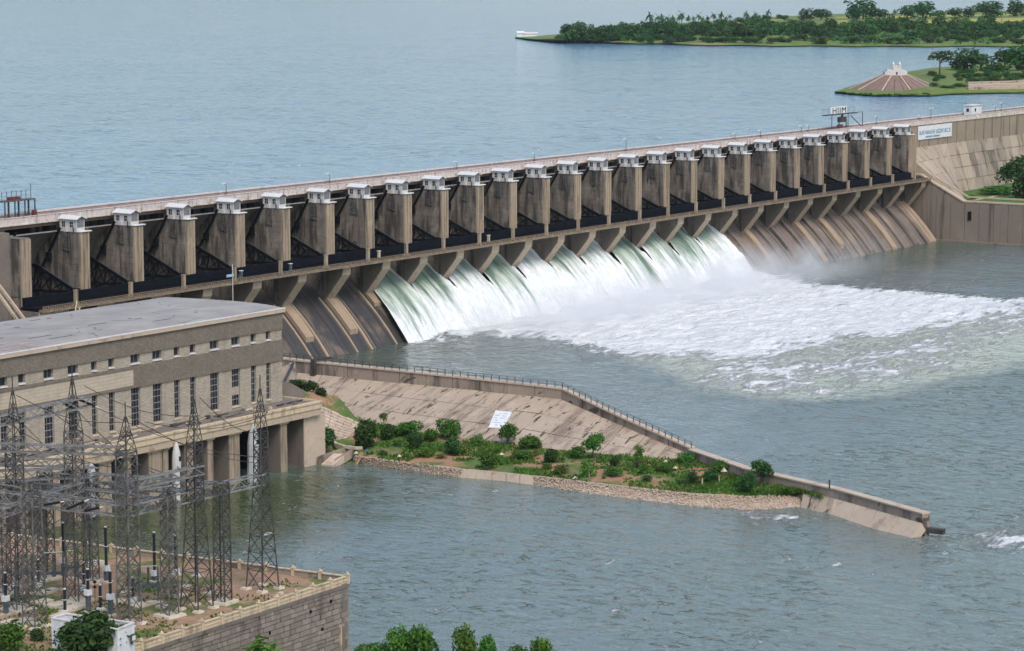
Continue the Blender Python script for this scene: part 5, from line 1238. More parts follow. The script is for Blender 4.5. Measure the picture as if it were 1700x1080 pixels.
# white kiosk
b = GY(1601, 190, 15); t = GY(1618, 172, 15)
KI = Thing('kiosk', 'small white guard kiosk on the crest road beyond the long signboard', 'kiosk', (b[0], 13.5, 45.06))
W_ = t[0] - b[0]; H_ = 4.1
KI.part(MB().box(0, W_, -1.8, 1.8, 0, H_), 'wall', M['white'], local=True); KI.part(MB().box(-.3, W_ + .3, -2.1, 2.1, H_ + .003, H_ + .3), 'roof', M['hutroof'], local=True)
KI.part(MB().box(-.05, -.005, -.6, .6, 1.6, 3.0), 'window', M['glass'], local=True); KI.part(MB().box(3, 4.3, -1.86, -1.805, 1.6, 3.0), 'window', M['glass'], local=True)
# letter sign gantry
def gyp(px, py): return GY(px, py, 12.0)
HG = Thing('sign_gantry', 'steel gantry with black letters HIIM on white board above the crest road', 'sign gantry', (427, 12, 45))
pa, pb = gyp(1368, 187.5), gyp(1421, 187.5)
zt_ = 51.3
HG.part(MB().box(pa[0], pb[0], 11.2, 12.8, zt_ - .25, zt_ + .1), 'platform', M['darksteel'])
la_, lb_ = gyp(1379.5, 181)[0], gyp(1406, 181)[0]
bd = HG.part(MB().box(la_, lb_, 12.0, 12.25, zt_ + .25, zt_ + 2.9), 'sign_board', M['white'])
def text_mesh(txt, size, mat, name, parent, off, loc, xs=1.0, ext=0.03, rot=(math.pi / 2, 0, 0), bold=0.0, shear=0.0, align='LEFT'):
    cu = bpy.data.curves.new(name, 'FONT'); cu.body = txt; cu.size = size; cu.extrude = ext; cu.offset = bold; cu.shear = shear; cu.align_x = align; cu.space_character = 1.12
    o = bpy.data.objects.new(name, cu); COL.objects.link(o)
    dg = bpy.context.evaluated_depsgraph_get(); me = bpy.data.meshes.new_from_object(o.evaluated_get(dg)); bpy.data.objects.remove(o)
    me.materials.clear(); me.materials.append(mat); o = link(bpy.data.objects.new(name, me))
    adopt(o, parent); o.rotation_euler = rot; o.scale = (xs, 1, 1); o.location = np.array(loc) - np.array(off)
    return o
LW = lb_ - la_
tx = text_mesh('HIIM', 3.0, M['black'], 'lettering', bd, HG.off, (la_ + LW * .07, 11.93, zt_ + .45), 1.0, 0.03, bold=0.0)
bpy.context.view_layer.update(); tx.scale = (LW * .86 / (max(v.co.x for v in tx.data.vertices)), 1, 1)
for px in (1381, 1408): x_ = gyp(px, 200)[0]; HG.part(MB().bar((x_, 12, 45), (x_, 12, zt_ - .25), .22), 'leg', M['steel'])
for px in (1391, 1403): x_ = gyp(px, 200)[0]; HG.part(MB().bar((x_, 11.5, 45), (x_, 11.5, zt_ - 2.0), .3), 'mast_leg', M['darksteel'])
x_ = gyp(1397, 200)[0]
HG.part(MB().box(x_ - 2.3, x_ + 2.3, 11.0, 12.6, zt_ - 3.2, zt_ - 1.2), 'winch', M['darksteel']); HG.part(MB().bar((x_ - .3, 11.8, zt_ - 1.2), (x_ + .6, 11.8, zt_ - .25), .6), 'winch_neck', M['darksteel'])
HG.part(MB().box(x_ - 3.4, x_ - .3, 11.2, 12.2, 45.1, 47.2), 'winch_base', M['red'])
xr, xl = gyp(1432, 190)[0], gyp(1412, 190)[0]
HG.part(MB().bar((xr, 12, 45), (xr, 12, zt_), .25), 'end_leg', M['steel']); HG.part(MB().bar((xl, 12, zt_ - 1), (xr, 12, 45.3), .25), 'diagonal', M['steel']); HG.part(MB().bar((pb[0], 12, zt_), (xr, 12, zt_), .18), 'rail', M['steel'])
f = MB()
for xx in np.linspace(pa[0] + .3, pb[0] - .2, 7): f.bar((xx, 12.7, zt_), (xx, 12.7, zt_ + 2.2), .07)
f.bar((pa[0], 12.7, zt_ + 2.2), (pb[0], 12.7, zt_ + 2.2), .07); HG.part(f, 'handrail', M['steel'])
# steel frame with little masts at the other end
SF = Thing('mast_frame', 'grey steel table frame with thin masts on the crest road at the powerhouse end', 'steel frame', (-11, 16.8, 45))
xa_, xb_ = gyp(13, 340)[0], gyp(63, 340)[0]; z1_ = 49.5
for xx in np.linspace(xa_, xb_, 4): SF.part(MB().bar((xx, 15.4, 45), (xx, 15.4, z1_), .36).bar((xx + .5, 13.6, 45), (xx + .5, 13.6, z1_), .28), 'leg', M['steel'])
SF.part(MB().box(xa_ - .3, xb_ + .5, 13.3, 15.7, z1_, z1_ + .35), 'table', M['steel'])
for k, xx in enumerate(np.linspace(xa_ + .4, xb_, 7)): SF.part(MB().bar((xx, 14.5, z1_), (xx, 14.5, z1_ + (2.6 if k < 6 else 4.0)), .12), 'mast', M['steel'])
SF.part(MB().bar((xa_ + .4, 14.5, z1_ + 2.4), (xb_, 14.5, z1_ + 2.4), .06).bar((xa_ + .4, 14.5, z1_ + 1.4), (xb_, 14.5, z1_ + 1.4), .05), 'mast_rail', M['steel'])
SF.part(MB().box(xa_ + 2.8, xa_ + 6.5, 14, 15.2, z1_ + .353, z1_ + 1.1), 'gearbox', M['red']); SF.part(MB().box(xb_ - .6, xb_ + .6, 13.0, 13.8, 45.0, 46.9), 'switch_box', M['red'])
# long signboard on the unbroken dam
s0, s1 = 486.4, 517.2
SB = Thing('signboard', 'long white signboard with blue lettering high on the dam wall', 'signboard', (s0, 7.7, 38))
bdd = SB.part(MB().box(s0, s1, 7.45, 7.57, 38.1, 43.6), 'board', M['white'])
t1 = text_mesh('BLAD NARACHE UGSZNT BEC.2E', 2.3, M['blueprint'], 'lettering', bdd, SB.off, (s0 + 1.0, 7.42, 40.1), 1.0, .02, bold=.03)
t1.scale = (28.6 / max(v.co.x for v in t1.data.vertices), 1, 1)
t2 = text_mesh('CHRRUSER WUDRERSNY', 1.0, M['blueprint'], 'lettering', bdd, SB.off, (s0 + 6.5, 7.42, 38.7), 1.0, .02, bold=.03)
t2.scale = (13.5 / max(v.co.x for v in t2.data.vertices), 1, 1)
# small blue sign and clutter on the walkway
p = GY(382, 457, -7.4)
WS = Thing('walkway_sign', 'small pale blue sign on a thin white pole at the walkway before the powerhouse roof', 'sign', (p[0], -7.7, 20))
WS.part(MB().box(p[0] - 2.0, p[0] + 1.0, -7.9, -7.8, p[2] - .3, p[2] + .4), 'plate', plain('sign_blue', (.3, .42, .52))); WS.part(MB().bar((p[0] + .6, -7.75, 17), (p[0] + .6, -7.75, p[2] + 3), .15), 'pole', M['coping'])
rd = random.Random(15)
for k, (px, py, lb) in enumerate(((400, 437, 'at the foot of the fourth hut pier'), (482, 425, 'at the foot of the fifth hut pier'), (629, 402, 'large and tan beside the seventh pier'), (811, 378, 'cream-headed beside the tenth pier'), (397, 448, 'by the walkway sign, dark'))):
    p = GY(px, py, -4.5)
    T = Thing('control_box', f'small control cabinet {lb}', 'cabinet', (p[0], -4.5, 24.6))
    hh = 1.9 if k < 4 else .9
    T.part(MB().box(-.35, .35, -.3, .3, 0, hh), 'cabinet', M['cream'] if k in (2, 3) else M['bluegrey'], local=True); T.part(MB().box(-.5, .5, -.45, .45, hh + .003, hh + .15), 'lid', M['white'] if k < 4 else M['darksteel'], local=True)
for i in range(1, 16):
    q = np.array((XP[i] - PW - .75, 0, 0))
    t_ = .72; y_ = 14.9 * t_ + .3 * (1 - t_); z_ = 32.4 * t_ + 26.3 * (1 - t_) + .5
# reservoir birds
for k, (px, py) in enumerate(((496, 275), (893, 249), (1095, 229), (1240, 214))):
    p = G(px, py, ZR + 1.5); T = Thing('gull', 'tiny white bird flying low over the reservoir near the crest', 'bird', tuple(p), 'white birds over the reservoir')
    f = MB().lathe((0, 0, 0), [(.02, -.2), (.28, -.1), (.3, .1), (.02, .25)], 6); T.part(f, 'body', M['white'], local=True)
    for s_ in (-1, 1): T.part(MB().poly([(0, -.2, .05), (s_ * 1.0, -.1, .3), (s_ * 1.9, .1, .1), (s_ * 1.0, .25, .28), (0, .25, .05)]), 'wing', M['white'], local=True)

# ------------------------------------------------------------------ vegetation
def crown_arrays(lobes, n, size, seed, flat=0.5, low=False):
    """leaf cards spread over and through a set of lobes (x, y, z, r, squash)"""
    g = np.random.default_rng(seed); L = np.array(lobes, float)
    wt = L[:, 3] ** 2; idx = g.choice(len(L), n, p=wt / wt.sum())
    d = g.normal(size=(n, 3)); d /= np.linalg.norm(d, axis=1)[:, None]
    if not low: d[:, 2] = np.where(d[:, 2] < -0.5, -d[:, 2] * .6, d[:, 2])
    rr = L[idx, 3] * g.uniform(.45, 1.08, n) ** .5 * (0.82 + 0.36 * vnoise(d[:, 0] * 3 + idx * 7, d[:, 1] * 3 + d[:, 2] * 4, seed))
    c = L[idx, :3] + d * rr[:, None] * np.stack([np.ones(n), np.ones(n), L[idx, 4]], -1)
    nr = d * 0.55 + g.normal(size=(n, 3)) * .55 + np.array((0, 0, flat)); nr /= np.linalg.norm(nr, axis=1)[:, None]
    t = np.cross(nr, g.normal(size=(n, 3))); t /= np.linalg.norm(t, axis=1)[:, None]; b = np.cross(nr, t)
    s = size * g.uniform(.55, 1.25, n)[:, None]
    V = np.stack([c - t * s, c + b * s * .55 + nr * s * .18, c + t * s, c - b * s * .55 - nr * s * .1], 1).reshape(-1, 3)
    Fq = np.arange(4 * n).reshape(-1, 4)
    return V, Fq
def trunk_mb(h, r, limbs, lean=(0, 0)):
    f = MB(); k = 6; zs = np.linspace(-.3, h, 5)
    f.lathe((0, 0, 0), [(r * (1.25 - .8 * (z + .3) / (h + .3)), z) for z in zs], 7)
    for (x, y, z) in limbs: f.bar((0, 0, h * .62), (x * .8, y * .8, z), r * .7)
    return f
class Plant:
    """a plant of unit height kept as shared meshes; copies are placed, scaled and turned"""
    def __init__(s, name, cat, lobes, n, size, mat, seed, trunk=None):
        V, Fq = crown_arrays(lobes, n, size, seed, low=trunk is None or trunk[0] < .45)
        s.name, s.cat = name, cat
        s.crown = np_mesh('crown', V, Fq, mat); s.trunk = None
        if trunk: s.trunk = trunk_mb(trunk[0], trunk[1], [(l[0], l[1], l[2]) for l in lobes[:4]]).build('trunk', M['bark'])
        s.used = False
    def put(s, x, y, z, h, w_, label, group=None, mat=None, rz=None):
        e = empty(s.name, (x, y, z), rng.random() * 6.28 if rz is None else rz); e.scale = (w_, w_, h); tag(e, label, s.cat, group)
        for o in (s.crown, s.trunk):
            if o is None: continue
            c = o if not s.used else o.copy()
            if s.used: COL.objects.link(c)
            adopt(c, e)
            if mat and o is s.crown and c.material_slots:
                c.material_slots[0].link = 'OBJECT'; c.material_slots[0].material = mat
        s.used = True
        return e
def rl(seed, n, R0, z0, z1, r0, r1, sq=.85):
    g = random.Random(seed); out = []
    for k in range(n):
        a = 2 * math.pi * k / n + g.uniform(-.5, .5); q = R0 * g.uniform(.35, 1)
        out.append((q * math.cos(a), q * math.sin(a), g.uniform(z0, z1), g.uniform(r0, r1), sq))
    out.append((0, 0, (z0 + z1) / 2 + .08, r1 * 1.05, sq)); return out
# unit plants: height about 1, half width about 0.5
BUSH = [Plant('bush', 'bush', rl(s, 9, .3, .22, .7, .22, .33, 1.0), 1500, .062, M['leafdark'] if s % 2 else M['leaf'], 100 + s) for s in range(4)]
TREE = [Plant('broadleaf_tree', 'tree', rl(30 + s, 10, .34, .42, .78, .17, .28, 1.0), 1500, .055, M['leafdark'] if s % 2 else M['leaf'], 130 + s, (.55, .035)) for s in range(4)]
SAPL = [Plant('sapling', 'sapling', rl(60 + s, 7, .28, .5, .88, .13, .22, 1.0), 420, .06, M['leafbright'], 160 + s, (.75, .022)) for s in range(2)]
FART = [Plant('broadleaf_tree', 'tree', rl(70 + s, 8, .3, .25, .7, .22, .34, 1.05), 420, .09, M['leaffar'], 190 + s, (.3, .04)) for s in range(5)]
SHRB = [Plant('shrub', 'shrub', rl(80 + s, 7, .34, .25, .62, .26, .36, 1.0), 520, .085, M['leafbright'] if s == 1 else M['leaf'], 220 + s) for s in range(3)]
OPEN = Plant('broadleaf_tree', 'tree', rl(92, 11, .42, .52, .86, .1, .17), 700, .045, M['leafdark'], 250, (.7, .035))

def on_bank(px, py):
    z = 2.6
    for _ in range(4): p = G(px, py, z); z = bank_z(p[0], p[1])
    return G(px, py, z)
def plant(lst, k, px0, px1, py0, py1, label, group=None, at=None, ws=1.0, **kw):
    p = at(px0 * .5 + px1 * .5, py1) if at else on_bank((px0 + px1) / 2, py1)
    dist = (p - CAM) @ FW; mpp = dist / F_PX
    h = (py1 - py0) * mpp * 1.08; w_ = (px1 - px0) * mpp * ws * .95
    return lst[k % len(lst)].put(p[0], p[1], p[2] - .15, h, w_ * 1.0, label, group, **kw)
gb = 'bushes and young trees on the embankment'
for k, (L, kk, a, b, c, d, lb) in enumerate((
    (BUSH, 1, 582, 630, 695, 746, 'largest dark round bush, standing over the person in blue'),
    (BUSH, 3, 626, 660, 702, 730, 'dark bush wedged behind the largest round bush'),
    (BUSH, 0, 654, 700, 697, 724, 'broad green bush against the foot of the slope below the dark slope stains'),
    (BUSH, 2, 702, 730, 708, 732, 'mid green bush between two broader ones at the slope foot'),
    (BUSH, 0, 724, 768, 694, 728, 'tall broad bush against the slope, first upstream of the notice board'),
    (BUSH, 1, 673, 704, 716, 745, 'dark bush in the grass in front of the slope-foot row'),
    (BUSH, 3, 736, 768, 724, 752, 'dark low bush nearest the bare red earth'),
    (SHRB, 1, 780, 804, 718, 741, 'small round bright bush left of the notice board'),
    (TREE, 0, 823, 862, 703, 738, 'small spreading tree overlapping the notice board corner'),
    (BUSH, 2, 857, 903, 721, 744, 'long low bush right of the notice board'),
    (BUSH, 0, 794, 829, 745, 779, 'bright twin-topped bush on the red earth near the bank edge'),
    (TREE, 2, 965, 1004, 720, 760, 'bright green young tree with a bare stem before the slope'),
    (SHRB, 2, 942, 972, 736, 760, 'feathery pale shrub left of the bare-stemmed young tree'),
    (BUSH, 1, 899, 929, 743, 767, 'dark pair of bushes in the middle of the grass'),
    (BUSH, 3, 1011, 1030, 757, 774, 'small dark round bush right of the young tree'),
    (BUSH, 0, 1059, 1078, 768, 786, 'small dark bush beside white stones on red earth'),
    (SHRB, 1, 963, 990, 765, 790, 'yellow-green shrub with a pale stake beside it'),
    (SHRB, 0, 1118, 1155, 749, 767, 'wide shrub at the lower end of the railing'),
    (BUSH, 2, 1180, 1216, 762, 783, 'low wide bush against the low outer wall'),
    (BUSH, 1, 1140, 1160, 780, 804, 'upright dark bush in the lower grass'),
    (BUSH, 3, 1165, 1191, 777, 799, 'dark leaning bush left of the two end trees'),
    (BUSH, 1, 1223, 1257, 781, 818, 'dense round tree-bush, nearer of the two at the tip of the grass'),
    (TREE, 3, 1244, 1284, 763, 806, 'leafy tree at the tip of the grass by the outer wall'),
    (SHRB, 0, 915, 945, 770, 786, 'low grassy shrub near the middle of the bank edge'),
    (SHRB, 2, 1002, 1036, 772, 790, 'low spreading shrub below the small dark round bush'),
    (SHRB, 1, 690, 722, 740, 756, 'low bright shrub at the near edge left of the red earth'),
    (SHRB, 0, 1090, 1118, 766, 784, 'rounded shrub in the grass above the pale stones'),
    (SHRB, 2, 850, 885, 744, 760, 'thin shrub in front of the long low bush'),
)): plant(L, kk, a, b, c, d, lb, gb)
plant(SAPL, 0, 1046, 1074, 739, 778, 'spindly sapling with an open top on the embankment', gb)
plant(SAPL, 1, 626, 648, 672, 702, 'thin sapling rooted at the foot of the sloping panels', gb, at=lambda x, y: on_bank(x, y + 12))
plant(BUSH, 1, 520, 562, 708, 745, 'dark bush in the shade beside the end pier', gb, at=lambda x, y: G(x, y, 2.6))
for k, (a, b, c, d, lb) in enumerate(((474, 512, 628, 646, 'dark creeper mound at the top of the stepped bank'), (502, 530, 630, 651, 'dark creeper mound in the middle of the stepped bank top'), (520, 546, 641, 660, 'dark creeper mound lowest on the edge of the sloping panels'))):
    plant(BUSH, 1 + 2 * k, a, b, c, d, lb, 'creeper mounds by the stepped bank', at=lambda x, y: G(x, y, 10.2 - 1.0 * k))
rq = random.Random(77)
for k in range(30):
    px = 615 + 650 * ((k * .61803) % 1.0); t_ = rq.uniform(.1, .95)
    py = np.interp(px, [600, 760, 1000, 1250], [752, 774, 800, 818]) * (1 - t_) + np.interp(px, [600, 760, 1000, 1250], [736, 736, 756, 795]) * t_
    h_ = rq.uniform(6, 13); plant(SHRB, k, px - h_ * rq.uniform(.6, 1.1), px + h_ * rq.uniform(.6, 1.1), py - h_, py, f'small ragged shrub in the grass, {"upstream" if px < 760 else "middle" if px < 1000 else "downstream"} part of the embankment', 'small shrubs in the embankment grass', mat=M[rq.choice(['leaf', 'leafbright', 'leafdark', 'dryleaf'])])
# grass on the embankment: blades in tufts
gN = 15000
gi = rng.random(gN * 2); gj = rng.random(gN * 2)
ii = gi * 59; jj = gj * 13; i0 = ii.astype(int).clip(0, 58); j0 = jj.astype(int).clip(0, 12); fi, fj = ii - i0, jj - j0
def bil(a): return (a[j0, i0] * (1 - fi)[:, None] + a[j0, i0 + 1] * fi[:, None]) * (1 - fj)[:, None] + (a[j0 + 1, i0] * (1 - fi)[:, None] + a[j0 + 1, i0 + 1] * fi[:, None]) * fj[:, None]
gp = bil(EVa); kp = fbm(gp[:, 0] * .11, gp[:, 1] * .11, 4, 77) + .35 * fbm(gp[:, 0] * .6, gp[:, 1] * .6, 2, 78) > .7 - .13 * (gj > .45); gp = gp[kp][:gN]; n = len(gp)
a = rng.random(n) * 6.28; hgt = rng.uniform(.2, .7, n) * (.5 + 1.1 * fbm(gp[:, 0] * .15, gp[:, 1] * .15, 3, 9)); wd = rng.uniform(.2, .5, n)
dx, dy = np.cos(a) * wd, np.sin(a) * wd; ln = rng.normal(0, .25, (n, 2))
V = np.stack([np.stack([gp[:, 0] - dx, gp[:, 1] - dy, gp[:, 2] - .1], -1), np.stack([gp[:, 0] + dx, gp[:, 1] + dy, gp[:, 2] - .1], -1), np.stack([gp[:, 0] + ln[:, 0], gp[:, 1] + ln[:, 1], gp[:, 2] + hgt], -1)], 1).reshape(-1, 3)
o = np_mesh('grass', V, np.arange(3 * n).reshape(-1, 3), M['grassblade']); tag(o, 'tall rough grass over the embankment', 'grass', kind='stuff')
# grass tufts in the yard
n = 5000
u_, v_ = rng.random(n) * 62 + 1, rng.random(n) * 55 + 1
gp = YC + dn * u_[:, None] + dl * v_[:, None]
kp = fbm(gp[:, 0] * .085, gp[:, 1] * .085, 4, 31) + .012 * (u_ - 20) > .52; gp = gp[kp]; n = len(gp)
a = rng.random(n) * 6.28; hgt = rng.uniform(.15, .5, n); wd = rng.uniform(.15, .4, n); dx, dy = np.cos(a) * wd, np.sin(a) * wd
V = np.stack([np.stack([gp[:, 0] - dx, gp[:, 1] - dy, gp[:, 2] - .05], -1), np.stack([gp[:, 0] + dx, gp[:, 1] + dy, gp[:, 2] - .05], -1), np.stack([gp[:, 0], gp[:, 1], gp[:, 2] + hgt], -1)], 1).reshape(-1, 3)
o = np_mesh('yard_grass', V, np.arange(3 * n).reshape(-1, 3), M['grassblade']); tag(o, 'short grass between the switchyard plinths', 'grass', kind='stuff')
# pale boulders on the embankment
for k, (px, py, s_, lb) in enumerate(((1105, 769, .6, 'pale boulder upright in the grass above the red path'), (1121, 780, .7, 'rounded pale boulder in the lower grass'), (1201, 786, .9, 'largest pale boulder by the low outer wall bush'), (1060, 784, .5, 'white stone, left of a pair on red earth'), (1070, 786, .6, 'white stone, right of a pair on red earth'),
                                      (833, 757, .6, 'pale stone right of the bright twin-topped bush'), (663, 760, .6, 'pale stone near the upstream bank edge'), (591, 755, .7, 'white stone by the ramp'), (955, 797, .7, 'broken white masonry at the bank edge'), (956, 799, .7, 'dark scorched stump at the bank edge'))):
    p = on_bank(px, py); T = MB(); g = random.Random(k)
    T.v = [tuple(np.array(v) * s_ * g.uniform(.8, 1.2) + np.array((0, 0, s_ * .4))) for v in ico]; T.f = [tuple(q) for q in icf]
    o = T.build('boulder', M['pad'] if k != 9 else M['bark']); o.location = tuple(p); tag(o, lb, 'boulder', 'loose boulders on the embankment')
for k, (px, py, h, lb) in enumerate(((978, 793, 2.6, 'pale wooden stake beside the yellow-green shrub'), (1165, 806, 1.6, 'short leaning white stake in the lower grass'), (1194, 801, 1.5, 'tiny upright white stake near the dark leaning bush'))):
    p = on_bank(px, py); o = MB().bar((0, 0, -.2), (.3 * (k == 1), 0, h), .2).build('stake', M['cream']); o.location = tuple(p); tag(o, lb, 'stake', 'stakes on the embankment')

# the person at the water's edge
def person(px, py, h):
    p = on_bank(px, py)
    T = Thing('person', 'person in a light blue top and dark trousers stooping at the bank edge', 'person', tuple(p))
    s = h / 1.7
    J = {'pel': (0, 0, .82), 'chest': (-.12, -.06, 1.2), 'neck': (-.2, -.1, 1.38), 'head': (-.26, -.14, 1.52), 'top': (-.3, -.16, 1.62), 'kl': (-.06, .12, .45), 'fl': (.02, .13, .04), 'tl': (-.14, .12, .02), 'kr': (-.04, -.14, .45), 'fr': (.04, -.14, .04), 'tr': (-.12, -.15, .02),
         'sl': (-.14, .13, 1.3), 'el': (-.26, .2, 1.04), 'hl': (-.42, .14, .86), 'sr': (-.16, -.24, 1.3), 'er': (-.3, -.3, 1.04), 'hr': (-.46, -.22, .88)}
    Rr = {'pel': .14, 'chest': .16, 'neck': .06, 'head': .11, 'top': .08, 'kl': .075, 'fl': .05, 'tl': .04, 'kr': .075, 'fr': .05, 'tr': .04, 'sl': .075, 'el': .05, 'hl': .045, 'sr': .075, 'er': .05, 'hr': .045}
    names = list(J); E_ = [('pel', 'chest'), ('chest', 'neck'), ('neck', 'head'), ('head', 'top'), ('pel', 'kl'), ('kl', 'fl'), ('fl', 'tl'), ('pel', 'kr'), ('kr', 'fr'), ('fr', 'tr'), ('chest', 'sl'), ('sl', 'el'), ('el', 'hl'), ('chest', 'sr'), ('sr', 'er'), ('er', 'hr')]
    me = bpy.data.meshes.new('body'); me.from_pydata([tuple(np.array(J[n_]) * s) for n_ in names], [(names.index(a), names.index(b)) for a, b in E_], [])
    o = link(bpy.data.objects.new('body', me)); md = o.modifiers.new('skin', 'SKIN'); o.modifiers.new('sub', 'SUBSURF').levels = 1
    for v, n_ in zip(me.skin_vertices[0].data, names): v.radius = (Rr[n_] * s, Rr[n_] * s); v.use_root = n_ == 'pel'
    dg = bpy.context.evaluated_depsgraph_get(); m2 = bpy.data.meshes.new_from_object(o.evaluated_get(dg)); bpy.data.objects.remove(o)
    m2.materials.clear(); [m2.materials.append(M[k]) for k in ('skinperson', 'shirt', 'trousers')]
    for pl in m2.polygons:
        c = pl.center / s; pl.material_index = 2 if c.z < .86 and c.x > -.3 else 1 if c.z < 1.36 and not (c.x < -.36 and c.z < .98) else 0; pl.use_smooth = True
    o = link(bpy.data.objects.new('body', m2)); adopt(o, T.e)
    MBh = MB().lathe((-.29 * s, -.16 * s, 1.56 * s), [(.02, -.02), (.125 * s, 0), (.11 * s, .08 * s), (.02, .13 * s)], 8); MBh.build('hair', M['black'], T.e)
person(610, 756, 1.9)
# a second figure standing among the yard columns
def yard_person(px, py):
    b = G(px, py, YZ)
    T = Thing('signal_post', 'thin post with two dark round discs behind the enclosure', 'post', tuple(b))
    T.part(MB().cyl((0, 0), .06, 0, 3.4, 6), 'pole', M['steel'], local=True)
    for z_ in (2.5, 3.3): T.part(MB().lathe((0, 0, 0), [(.02, z_ - .3), (.3, z_ - .1), (.3, z_ + .1), (.02, z_ + .3)], 8), 'disc', M['porcelain'], local=True)
yard_person(158, 1000)

# foreground planting
gy = lambda x, y: G(x, y, YZ)
plant(TREE, 1, 92, 206, 1012, 1100, 'big dense round bush in front of the white enclosure', 'shrubs at the foot of the picture', at=lambda x, y: G(x, y, YZ - 1.0))
plant(BUSH, 3, 95, 208, 1026, 1104, 'spreading lower skirt of the bush hiding the white enclosure', 'shrubs at the foot of the picture', at=lambda x, y: G(x, y, YZ - 1.5))
plant(BUSH, 1, 150, 184, 1014, 1046, 'small dark clump rising behind the enclosure bush', 'shrubs at the foot of the picture', at=lambda x, y: G(x, y + 10, YZ))
plant(BUSH, 2, -14, 44, 1026, 1078, 'bushy shrub at the picture corner beside the hedge', 'shrubs at the foot of the picture', at=gy)
plant(BUSH, 3, 47, 78, 1040, 1062, 'small clipped hedge beside white stones', 'shrubs at the foot of the picture', at=gy)
NZ = 5.0
for k, (L, kk, a, b, c, d, lb) in enumerate((
    (SHRB, 1, 395, 475, 1060, 1110, 'bright bush poking up before the stone wall'), (SHRB, 0, 238, 310, 1052, 1110, 'leafy bush at the near parapet end'), (SHRB, 2, 205, 250, 1070, 1112, 'low bright leaves right of the enclosure'),
    (BUSH, 0, 576, 640, 1070, 1120, 'low green bush right of the stone wall corner'), (TREE, 0, 640, 700, 1046, 1125, 'paler of the two trees right of the wall corner'), (TREE, 2, 672, 732, 1038, 1128, 'tallest tree at the foot of the picture'),
    (TREE, 0, 748, 800, 1044, 1124, 'forked leafy tree at the foot of the picture'), (TREE, 2, 786, 830, 1058, 1124, 'smaller tree tucked beside the forked tree'), (BUSH, 2, 838, 885, 1066, 1120, 'low dark-topped bush in the row at the foot'), (TREE, 0, 872, 922, 1060, 1122, 'last rounded tree of the row at the foot'), (BUSH, 0, 610, 665, 1064, 1120, 'rounded shrub between the wall corner and the pale tree'))):
    plant(L, kk, a, b, c, d, lb, 'shrubs at the foot of the picture', at=lambda x, y: G(x, y, NZ), mat=M['leafbright'] if kk == 0 and L is TREE else None)
plant(TREE, 1, 1655, 1730, 258, 322, 'dark tree at the edge of the lawn below the sloped dam face', None, at=lambda x, y: G(x, y, 15.6))
plant(BUSH, 1, 1672, 1740, 275, 330, 'dense dark bush in front of the lawn-edge tree', None, at=lambda x, y: G(x, y, 15.6))
plant(SHRB, 0, 1608, 1622, 322, 331, 'tiny round shrub on the lawn behind the abutment wall', None, at=lambda x, y: G(x, y, 15.6))
plant(SHRB, 0, 1625, 1690, 308, 322, 'low spreading shrubbery at the back of the lawn', None, at=lambda x, y: G(x, y, 15.6))

# ------------------------------------------------------------------ far island across the reservoir
fr = [(855, 62), (880, 65), (930, 69), (1000, 71.5), (1100, 74.5), (1200, 77), (1300, 78.5), (1400, 79), (1500, 79.5), (1600, 79.5), (1800, 79)]
bk = [(856, 61.2), (880, 60.5), (930, 57), (1000, 50), (1100, 42), (1200, 36), (1300, 30), (1400, 26), (1500, 25), (1600, 23), (1800, 18)]
xs_ = np.linspace(855, 1800, 120); fyv = np.interp(xs_, *np.array(fr).T); byv = np.interp(xs_, *np.array(bk).T)
rws = [0, .06, .12, .3, .5, .7, .9, 1.0, 1.1]; rz_ = [-1.2, .8, 1.6, 3.5, 5.0, 6.0, 6.0, 4.0, -2]
IV = [G(x, f + (b - f) * r_ + 0.6 * math.sin(x * .05) * (r_ < .2), ZR + min(z, 1.0 + max(0, (x - 860) * .04)) if z > 0 else ZR + z) for r_, z in zip(rws, rz_) for x, f, b in zip(xs_, fyv, byv)]
o = np_mesh('island_ground', IV, grid_faces(120, len(rws)), M['farground'], smooth=True); tag(o, 'low green wooded tongue of land far across the reservoir', 'island', kind='structure')
def isl(x, r_):
    f, b = np.interp(x, xs_, fyv), np.interp(x, xs_, byv); z = np.interp(r_, rws, rz_); z = min(z, 1.0 + max(0, (x - 860) * .04))
    return G(x, f + (b - f) * r_, ZR + z)
# mustard fields
fc = [(1385, .82), (1430, .86), (1480, .84), (1540, .86), (1600, .84), (1660, .86), (1760, .84)]
for k, (x0_, x1_) in enumerate(((1388, 1410), (1415, 1452), (1472, 1514), (1540, 1600), (1604, 1662), (1664, 1780), (1225, 1245), (1280, 1306))):
    xx = np.linspace(x0_, x1_, 6); V_ = [isl(x, r_) + np.array((0, 0, .35)) for r_ in (.6, .8, .97) for x in xx]
    o = np_mesh('mustard_field', V_, grid_faces(6, 3), M['field']); tag(o, 'yellow-green crop field among the far island trees', 'field', kind='structure')
rt = random.Random(44)
def far_tree(x, py_base, h_px, w_px, r_, label, group, lst=FART, mat=None):
    p = isl(x, r_); mpp = ((p - CAM) @ FW) / F_PX
    lst[rt.randrange(len(lst))].put(p[0], p[1], p[2] - .3, h_px * mpp, w_px * mpp, label, group, mat=mat)
gf = 'trees in the far island wood'
def zone(x): return 'near the bare tip' if x < 1010 else 'below the palms' if x < 1270 else 'before the first fields' if x < 1400 else 'below the tallest tree' if x < 1500 else 'below the long field' if x < 1600 else 'toward the frame edge'
def xr_(a, b, k, n): return a + (b - a) * ((k * 0.61803) % 1.0)
for k in range(80):                               # low scrub nearest the island shore
    x = xr_(932, 1705, k, 80); r_ = rt.uniform(.12, .28)
    far_tree(x, 0, rt.uniform(8, 15), rt.uniform(14, 26), r_, f'low dark scrub tree on the far island shore, {zone(x)}', 'scrub near the far island shore', mat=M['leafdark'] if k % 3 else None)
